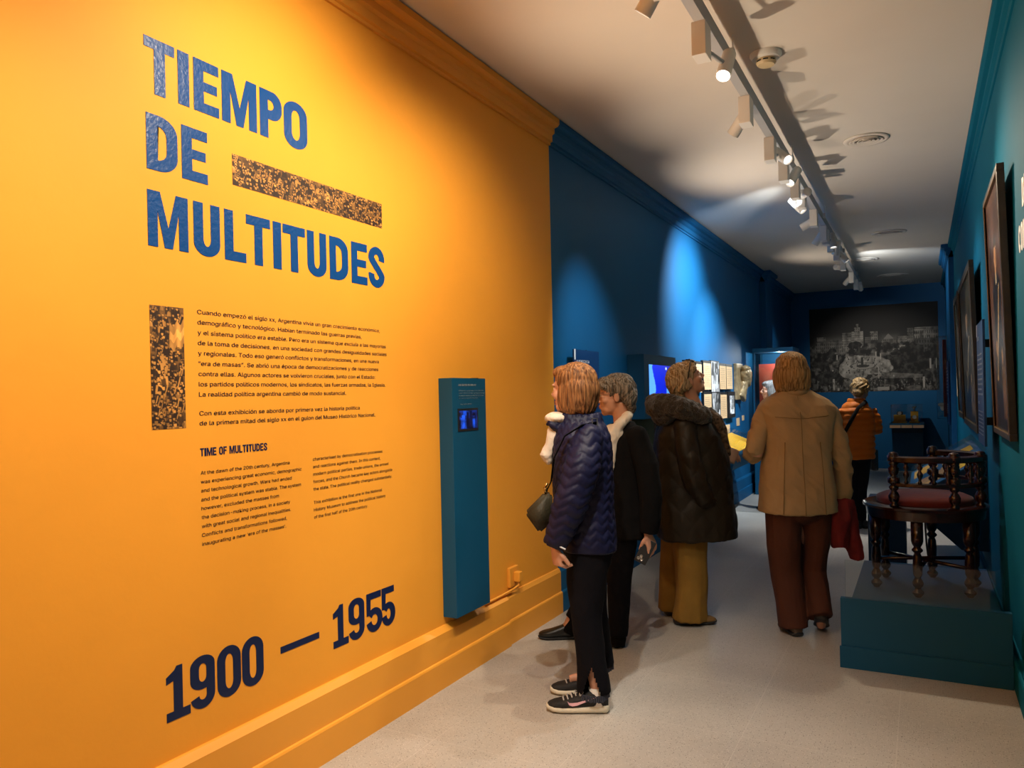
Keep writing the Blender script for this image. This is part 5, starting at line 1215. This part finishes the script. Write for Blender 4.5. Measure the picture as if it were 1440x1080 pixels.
# ---- blonde woman in the long dark padded coat
M_coat = material('dark_brown_nylon', (0.019, 0.0125, 0.0065), rough=0.5, bump=0.15, bscale=70, spec=0.25)
M_fur = material('brown_fur', (0.026, 0.017, 0.009), rough=0.95, bump=1.0, bscale=140, var=0.5, vscale=60, sheen=0.3)
M_ochre = material('ochre_corduroy', (0.23, 0.118, 0.012), rough=0.85, bump=0.2, bscale=90, var=0.12, vscale=8)
M_suede = material('tan_suede', (0.22, 0.115, 0.035), rough=0.9)
M_leop = material('patterned_scarf', (0.10, 0.065, 0.04), rough=0.8, var=0.95, vscale=55)
H_blond = hair_mat('blonde_hair', (0.16, 0.10, 0.050), (0.62, 0.47, 0.28))
p3 = person((-1.400,4.998,0), 'person with blonde hair, long dark brown padded coat and ochre trousers, looking up')
d3 = V((1, .10, 0))
hm3 = head_matrix(P(0.040,1.581, .0), -84, 25, 0, 1.0)
J = dict(pelvis=P(0.008,0.549), waist=P(0.019,0.854), chest=P(0.012,1.183), neck=P(0.022,1.394),
 shR=P(-0.010,1.211, -.15), elR=P(0.021,0.957, -.22), wrR=P(0.024,0.835, -.12), shL=P(0.027,1.211, .15), elL=P(0.117,1.016, .20), wrL=P(0.282,1.083, .10),
 hipR=P(0.013,0.549, -.075), knR=P(0.011,0.281, -.08), anR=P(-0.022,0.033, -.08), toeR=P(0.127,-0.012, -.08),
 hipL=P(-0.011,0.549, .075), knL=P(-0.036,0.282, .10), anL=P(-0.064,0.048, .12), toeL=P(0.071,0.017, .12))
mb = MB(); add_body(mb, J, d3); add_head(mb, hm3)
add_hand(mb, P(0.033,0.821, -.11), (.5, .2, -1), (0, .9, -.2), 1, 0.5)
add_hand(mb, P(0.278,1.083, .10), (.8, -.5, .0), (.0, .2, -1), 1, 0.9)
mb.organic('body', M_skin, p3, .0048, 4)
make_eyes(p3, hm3)
SH3 = [((0, -.026, .046), (.086, .104, .086)), ((0, -.090, .0), (.078, .050, .074)), ((.064, -.045, .005), (.028, .056, .062)), ((-.064, -.045, .005), (.028, .056, .062)), ((0, -.095, -.062), (.060, .038, .050)), ((0, .046, .086), (.070, .052, .032)), ((-.05, .045, .060), (.030, .034, .030)), ((.05, .045, .060), (.030, .034, .030))]
hair(p3, hm3, SH3, H_blond, .006, 6, wave=.3)
mb = MB()
for s in (-1, 1):
    mb.tube([(s * .035 + .030 * math.cos(a), .064 - .02 * math.sin(a), .112 + .016 * math.sin(a)) for a in [2 * PI * k / 16 for k in range(17)]], .0045, 6); mb.tube([(s * .066, .058, .110), (s * .094, .02, .075), (s * .096, -.02, .020)], .0036, 6)
mb.tube([(-.01, .075, .118), (.01, .075, .118)], .004, 6); o = mb.build('sunglasses', M_black, p3, True); o.matrix_local = hm3
def coat_disp(co, no):
    p = np.stack([co[:, 0] * 7 + 3, co[:, 1] * 7 + 3, co[:, 2] * 4 + 1], 1)
    dia = np.abs(np.sin((co[:, 0] * 1.2 + co[:, 2]) * 19)) * np.abs(np.sin((co[:, 0] * 1.2 - co[:, 2]) * 19))
    return .012 * fbm(p, 3) + .006 * (np.sqrt(dia) - .5)
mb = MB()
mb.loft([S((-0.180,0.553), (0.337,0.556), .0, .26), S((-0.197,0.647), (0.338,0.636), .0, .26), S((-0.197,0.859), (0.315,0.847), .0, .245), S((-0.192,1.070), (0.287,1.059), .0, .225), S((-0.184,1.225), (0.253,1.215), .0, .215), S((-0.159,1.304), (0.212,1.286), .0, .185), S((-0.115,1.364), (0.157,1.339), .0, .12), S((-0.086,1.410), (0.125,1.377), .0, .09)], pw=2.6)
slv.append(([P(-0.018,1.277, -.17), P(-0.008,1.089, -.235), P(0.025,0.924, -.255), P(0.089,0.834, -.235), P(0.135,0.795, -.20)], [.075, .080, .078, .066, .050]))
slv.append(([P(0.029,1.276, .17), P(0.104,1.087, .23), P(0.196,1.014, .20), P(0.273,1.060, .12)], [.075, .078, .068, .052]))
ct = mb.organic('coat', M_coat, p3, .0085, 6, disp=coat_disp)
sleeves(ct, slv, M_coat, 0.008, coat_disp); slv = []
for z in (620, 665, 700): pass
mb = MB()
for q in (P(0.275,1.153, -.05), P(0.294,0.951, -.06), P(0.313,0.744, -.06)): mb.ell(q, (.012, .012, .012), seg=10)
mb.build('snap_buttons', M_wire, ct, True)
mb = MB(); mb.tube([P(0.156,1.320, -.05), P(0.101,1.350, -.17), P(-0.039,1.400, -.20), P(-0.142,1.421, -.11), P(-0.165,1.421, .0), P(-0.133,1.411, .12), P(0.007,1.380, .18), P(0.156,1.320, .08)], [.035, .058, .075, .080, .082, .078, .062, .035], 16)
mb.ell(P(-0.115,1.364, -.02), (.085, .17, .09))
def fur_disp(co, no): return .006 * fbm(co * 45, 2) + .005 * fbm(co * 12, 2)
mb.organic('hood', M_fur, p3, .007, 3, disp=fur_disp)
mb = MB(); mb.tube([P(0.148,1.377, -.07), P(0.208,1.319, -.07), P(0.244,1.243, -.06), P(0.270,1.154, -.05), P(0.292,1.083, -.05)], [(.03, .04), (.042, .04), (.036, .035), (.028, .026), (.014, .012)], 14); mb.ell(P(0.148,1.358, .0), (.05, .10, .045))
mb.organic('scarf', M_leop, p3, .006, 3, disp=folds(.005, 26, 16))
leg_pants([([P(0.014,0.596, -.08), P(0.018,0.384, -.085), P(0.020,0.244, -.085), P(0.006,0.028, -.085)], [(.115, .118), (.10, .108), (.098, .100), (.10, .112)], d3),
  ([P(-0.019,0.597, .085), P(-0.038,0.386, .11), P(-0.046,0.245, .12), P(-0.055,0.039, .125)], [(.115, .115), (.10, .10), (.095, .096), (.095, .10)], d3)], (P(-0.001,0.596), (.145, .17, .10)), p3, M_ochre, amp=.008, fz=4.0)
shoe(p3, P(-0.099,-0.017, -.085)[:2] + (0,), -90, .275, .10, M_suede, M_black, 0, .026, .095)
shoe(p3, P(-0.117,0.012, .125)[:2] + (0,), -86, .275, .10, M_suede, M_black, 0, .026, .095)
wp3 = Matrix.Translation(p3.location) @ Matrix.Rotation(YAW, 4, 'Z')
bc = V(P(0.325,1.082, .02)); hb = empty('handbag', wp3 @ bc, 'small pale pink-grey bag held in front of the long dark brown coat', 'bag', None, YAW)
M_pale = material('pale_leather', (0.36, 0.25, 0.20), rough=0.6)
o = MB().box((-.035, -.08, -.055), (.025, .08, .045), .016).build('body', M_pale, hb, True); o.rotation_euler = (0, math.radians(25), 0)
MB().tube([(-.01, -.05, .04), (-.035, -.045, .085), (-.035, .045, .085), (-.01, .05, .04)], .006, 8).build('handle', M_pale, hb, True)

# ---- woman in the beige blazer, walking away
M_beige = material('beige_wool', (0.385, 0.265, 0.135), rough=0.85, bump=0.15, bscale=140, var=0.06, vscale=9)
M_rust = material('rust_brown_cloth', (0.062, 0.014, 0.004), rough=0.85, bump=0.12, bscale=120, var=0.1, vscale=6)
M_redc = material('red_cloth', (0.15, 0.004, 0.005), rough=0.8, var=0.15, vscale=9)
M_bronze_s = material('bronze_shoe', (0.10, 0.065, 0.04), rough=0.35, metal=0.3); M_seam = material('blazer_seam', (0.23, 0.15, 0.072), rough=0.9)
H_gold = hair_mat('golden_hair', (0.13, 0.070, 0.024), (0.45, 0.285, 0.125))
p4 = person((-0.674,5.036,0), 'person seen from behind in beige blazer and rust brown trousers, walking away')
d4 = V((0, 1, 0))
hm4 = head_matrix(P(-0.049,1.602, .0), 4, -4, 0, 1.03)
J = dict(pelvis=P(-0.011,0.724), waist=P(-0.017,1.032), chest=P(-0.024,1.319), neck=P(-0.043,1.469),
 shL=P(-0.200,1.358), elL=P(-0.276,1.117, -.03), wrL=P(-0.188,1.102, .20), shR=P(0.170,1.350), elR=P(0.244,1.093, -.02), wrR=P(0.269,0.828, .02),
 hipL=P(-0.099,0.712), knL=P(-0.089,0.373, .03), anL=P(-0.066,0.041, -.03), toeL=P(-0.062,0.002, .13),
 hipR=P(0.077,0.708), knR=P(0.078,0.369, .06), anR=P(0.078,0.140, -.075), toeR=P(0.132,0.019, .05))
mb = MB(); add_body(mb, J, d4); add_head(mb, hm4)
add_hand(mb, P(-0.179,1.102, .22), (.3, 1, .1), (0, 0, -1), 1, 0.5)
add_hand(mb, P(0.273,0.801, .02), (.08, .1, -1), (-1, .1, 0), 1, 0.9)
mb.organic('body', M_skin, p4, .0048, 4)
make_eyes(p4, hm4)
hair(p4, hm4, [((0, -.020, .046), (.088, .106, .088)), ((0, -.034, -.005), (.101, .098, .104)), ((0, -.072, -.02), (.092, .052, .090)), ((.072, -.022, -.030), (.036, .066, .092)), ((-.072, -.022, -.030), (.036, .066, .092)), ((0, -.05, -.078), (.098, .064, .044)), ((0, .045, .085), (.064, .050, .034))], H_gold, .0035, 11)
mb = MB()
mb.loft([S((-0.253,0.755), (0.210,0.741), .0, .165), S((-0.246,0.883), (0.200,0.873), .0, .16), S((-0.223,1.103), (0.182,1.094), .0, .145), S((-0.224,1.257), (0.190,1.248), .0, .15), S((-0.244,1.346), (0.214,1.336), .0, .145), S((-0.247,1.403), (0.211,1.398), .0, .128), S((-0.216,1.442), (0.177,1.438), .0, .108), S((-0.157,1.481), (0.103,1.479), .0, .090), S((-0.117,1.511), (0.046,1.512), .0, .078)], pw=2.7, seg=36)
slv.append(([P(-0.209,1.354), P(-0.255,1.236, -.01), P(-0.284,1.140, -.02), P(-0.272,1.104, .06), P(-0.197,1.102, .20)], [.062, .060, .058, .058, .046]))
slv.append(([P(0.179,1.345), P(0.224,1.203, -.01), P(0.252,1.070, -.015), P(0.267,0.938, .0), P(0.269,0.810, .02)], [.064, .060, .056, .051, .048]))
def blaz(co, no):
    p = np.stack([co[:, 0] * 9 + 3, co[:, 1] * 9, co[:, 2] * 6 + 1], 1)
    arm = np.clip((np.abs(co[:, 0] + .04) - .225) / .03, 0, 1)
    p2_ = np.stack([co[:, 0] * 12, co[:, 1] * 12 + 5, co[:, 2] * 22 + co[:, 0] * 20], 1)
    return .006 * fbm(p, 3) + (.003 + arm * .007) * (1 - 2 * np.abs(vnoise(p2_)))
bz = mb.organic('blazer', M_beige, p4, .0065, 7, disp=blaz)
sleeves(bz, slv, M_beige, 0.006, blaz); slv = []
def seam(pts, name='seam'):
    mb = MB(); mb.tube(pts, .0022, 6); mb.build(name, M_seam, bz, True)
def onback(x, z, hd, cx, hw, pw=2.7):
    t = min(1, abs(x - cx) / hw); return (x, -hd * (1 - t ** pw) ** (1 / pw) - .001, z)
zs = [(-0.043,1.469), (-0.042,1.319), (-0.038,1.099), (-0.034,0.878), (-0.033,0.746)]
seam([(x, -h - .001, z) for (x, z), h in zip(zs, (.096, .152, .151, .166, .171))])
yl = [(-0.227,1.346), (-0.169,1.340), (-0.033,1.328), (0.117,1.342), (0.188,1.350)]
seam([(x, -h, z) for (x, z), h in zip(yl, (.075, .142, .153, .142, .075))])
for u0, u1 in ((1084, 1092), (1142, 1146)): pass
seam([(x, y, z) for (x, z), y in (((-0.142,1.189), -.149), ((-0.150,1.013), -.151), ((-0.165,0.758), -.163))]); seam([(x, y, z) for (x, z), y in (((0.070,1.185), -.149), ((0.083,1.008), -.152), ((0.091,0.752), -.163))])
mb = MB(); mb.tube([P(-0.126,1.489, -.03), P(-0.087,1.492, -.085), P(-0.038,1.491, -.098), P(0.010,1.490, -.085), P(0.054,1.485, -.03)], [(.012, .022)] * 5, 10); mb.build('collar', M_beige, bz, True)
leg_pants([([P(-0.110,0.836), P(-0.112,0.549), P(-0.094,0.373, .02), P(-0.075,0.196, .0), P(-0.070,0.041, -.02)], [(.105, .125), (.100, .112), (.092, .10), (.086, .092), (.085, .095)], d4),
  ([P(0.097,0.831), P(0.091,0.545, .02), P(0.087,0.369, .05), P(0.079,0.214, -.03), P(0.073,0.118, -.09)], [(.092, .12), (.082, .105), (.076, .095), (.071, .085), (.070, .085)], d4)], (P(-0.010,0.768), (.20, .15, .095)), p4, M_rust, amp=.006, fz=4.0)
shoe(p4, P(-0.067,-0.007, -.10)[:2] + (0,), 2, .26, .095, M_bronze_s, M_black, 0, .025, .09)
shoe(p4, P(0.059,0.114, -.13), -22, .26, .095, M_bronze_s, M_black, -28, .025, .09)
wp4 = Matrix.Translation(p4.location) @ Matrix.Rotation(YAW, 4, 'Z')
cc = V(P(0.273,0.792, .02)); rc = empty('red_cloth', wp4 @ cc, 'dark red garment hanging from the right hand of the person in the beige blazer', 'garment', None, YAW)
mb = MB(); r0 = lambda x, z, y: V(P(x, z, y)) - cc
mb.tube([r0(0.264,0.810, .0), r0(0.227,0.718, -.03), r0(0.216,0.630, -.03), r0(0.223,0.529, -.02)], [(.045, .055), (.060, .06), (.056, .055), (.040, .045)], 16, up=(0, 1, 0))
mb.tube([r0(0.291,0.809, .03), r0(0.305,0.672, .03), r0(0.333,0.540, .03), r0(0.349,0.447, .03)], [(.042, .055), (.050, .055), (.046, .055), (.036, .05)], 16, up=(0, 1, 0))
mb.ell(r0(0.272,0.775, .02), (.06, .065, .045))
def cloth(co, no): return .011 * (1 - 2 * np.abs(vnoise(np.stack([co[:, 0] * 22 + 4, co[:, 1] * 22 + 9, co[:, 2] * 5], 1)))) + .004 * fbm(co * 25, 2)
mb.organic('garment', M_redc, rc, .006, 4, disp=cloth)

# ---- woman in the orange padded jacket at the back
M_orng = material('orange_nylon', (0.36, 0.090, 0.006), rough=0.6, bump=0.1, bscale=60, spec=0.12)
H_dblond = hair_mat('dark_blonde_hair', (0.07, 0.040, 0.014), (0.36, 0.235, 0.09))
p5 = person((-0.626,9.082,0), 'person in an orange padded jacket with black strap, head bowed, near the far end wall')
hm5 = head_matrix(P(0.072,1.483, .05), -38, -24, 0, 1.02)
J = dict(pelvis=P(-0.022,0.747), waist=P(-0.017,0.978), chest=P(-0.011,1.208), neck=P(0.014,1.323, .03),
 shL=P(-0.119,1.218), elL=P(-0.192,1.051, -.02), wrL=P(-0.078,1.002, .22), shR=P(0.096,1.214), elR=P(0.201,1.065, -.02), wrR=P(0.100,1.029, .22),
 hipL=P(-0.075,0.748), knL=P(-0.068,0.402, .02), anL=P(-0.067,0.071, 0), toeL=P(-0.068,0.025, .16),
 hipR=P(0.040,0.745), knR=P(0.025,0.400, .02), anR=P(0.010,0.069, 0), toeR=P(0.016,0.023, .16))
mb = MB(); add_body(mb, J, d4); add_head(mb, hm5)
add_hand(mb, P(-0.070,1.002, .24), (.4, 1, .2), (0, 0, -1), 1, 0.5); add_hand(mb, P(0.092,1.029, .24), (-.4, 1, .2), (0, 0, -1), -1, 0.5)
mb.organic('body', M_skin, p5, .0052, 4)
make_eyes(p5, hm5)
hair(p5, hm5, SH3, H_dblond, .0055, 6, wave=.3)
def puff(co, no): return .014 * (np.abs(np.sin(co[:, 2] / .062 * PI + .5 * vnoise(co * 6))) ** .6 - .5) + .004 * fbm(co * 15, 2)
mb = MB(); mb.loft([S((-0.199,0.751), (0.163,0.743), .0, .17), S((-0.210,0.943), (0.167,0.935), .0, .17), S((-0.205,1.136), (0.171,1.127), .0, .165), S((-0.179,1.266), (0.159,1.258), .0, .15), S((-0.109,1.341), (0.107,1.337), .01, .11), S((-0.061,1.394), (0.085,1.391), .02, .085)], pw=2.5)
mb.tube([P(0.136,1.251), P(0.187,1.150, -.01), P(0.201,1.065, -.01), P(0.169,1.035, .09), P(0.108,1.029, .21)], [.075, .075, .072, .066, .052], 16)
mb.tube([P(-0.157,1.258), P(-0.197,1.159, -.01), P(-0.207,1.066, -.01), P(-0.162,1.019, .09), P(-0.085,1.002, .21)], [.075, .075, .072, .066, .052], 16)
j5 = mb.organic('jacket', M_orng, p5, .008, 5, disp=puff)
leg_pants([([P(-0.075,0.786), P(-0.068,0.402, .02), P(-0.067,0.063, .0)], [(.10, .11), (.075, .08), (.060, .065)], d4), ([P(0.041,0.784), P(0.025,0.400, .02), P(0.009,0.061, .0)], [(.10, .11), (.075, .08), (.060, .065)], d4)], (P(-0.013,0.785), (.18, .14, .10)), p5, M_jean)
for u in (1199, 1209): 
    shoe(p5, P(((u - 1203.5) / 130.0), 0, -.09), 0, .25, .09, M_shoeb, M_dark, 0, .025, .09)
wp5 = Matrix.Translation(p5.location) @ Matrix.Rotation(YAW, 4, 'Z')
sb = empty('crossbody_bag', wp5 @ V((.20, .05, .75)), 'black crossbody bag whose strap crosses the back of the orange jacket', 'bag', None, YAW)
o = V((.20, .05, .75))
MB().tube([V(p) - o for p in (P(-0.223,1.044, -.21), P(-0.143,1.173, -.195), P(-0.056,1.294, -.165), P(0.061,1.368, -.10), P(0.122,1.352, .02), P(0.150,1.205, .17), (.20, .16, .95), (.20, .09, .82))], [(.020, .005)] * 8, 10, up=(0, -1, .2)).build('strap', M_strap, sb, True)
MB().box((-.04, -.05, -.14), (.03, .10, .09), .02).build('pouch', M_black, sb, True)

# ---- grey-haired person almost hidden beyond the blazer
p6 = person((-1.706,10.000,0), 'person with a silver grey bob, mostly hidden behind the beige blazer')
hm6 = head_matrix(P(0.036,1.506, .0), 80, 0, 0, .98)
def q6(x, y, z): return (x + .04, y, z)
J = dict(pelvis=q6(0, 0, .88), waist=q6(0, 0, 1.05), chest=q6(0, 0, 1.25), neck=q6(0, 0, 1.38), shL=q6(0, -.15, 1.32), elL=q6(.02, -.2, 1.06), wrL=q6(-.02, -.2, .83), shR=q6(0, .15, 1.32), elR=q6(.02, .2, 1.06), wrR=q6(-.02, .2, .83),
 hipL=q6(0, -.08, .86), knL=q6(0, -.08, .47), anL=q6(.02, -.08, .08), toeL=q6(-.13, -.08, .03), hipR=q6(0, .08, .86), knR=q6(0, .08, .47), anR=q6(.02, .08, .08), toeR=q6(-.13, .08, .03))
mb = MB(); add_body(mb, J, V((-1, 0, 0))); add_head(mb, hm6)
add_hand(mb, q6(-.02, -.2, .82), (0, 0, -1), (1, .1, 0), 1, .5); add_hand(mb, q6(-.02, .2, .82), (0, 0, -1), (1, .1, 0), -1, .5)
mb.organic('body', M_skin, p6, .0055, 4); make_eyes(p6, hm6)
hair(p6, hm6, BOB, hair_mat('silver_hair', (0.05, 0.05, 0.05), (0.26, 0.26, 0.26)), .005, 9)
mb = MB(); mb.loft([(.80, .04, .15, 0, .20), (1.0, .04, .14, 0, .19), (1.2, .04, .145, 0, .19), (1.31, .04, .125, 0, .18), (1.36, .04, .09, 0, .11), (1.40, .04, .07, 0, .08)])
for s in (-1, 1): mb.tube([q6(0, s * .16, 1.31), q6(.02, s * .21, 1.06), q6(-.02, s * .21, .86)], [.065, .06, .048], 14)
mb.organic('jacket', M_blk, p6, .008, 5, disp=folds(.005))
leg_pants([([q6(0, s * .08, .86), q6(0, s * .085, .47), q6(.02, s * .085, .07)], [.10, .075, .06], (1, 0, 0)) for s in (-1, 1)], (q6(0, 0, .86), (.12, .15, .10)), p6, M_jean)
for s in (-1, 1): shoe(p6, q6(.07, s * .085, 0), 90, .25, .09, M_blkl, M_dark, 0, .02, .09)
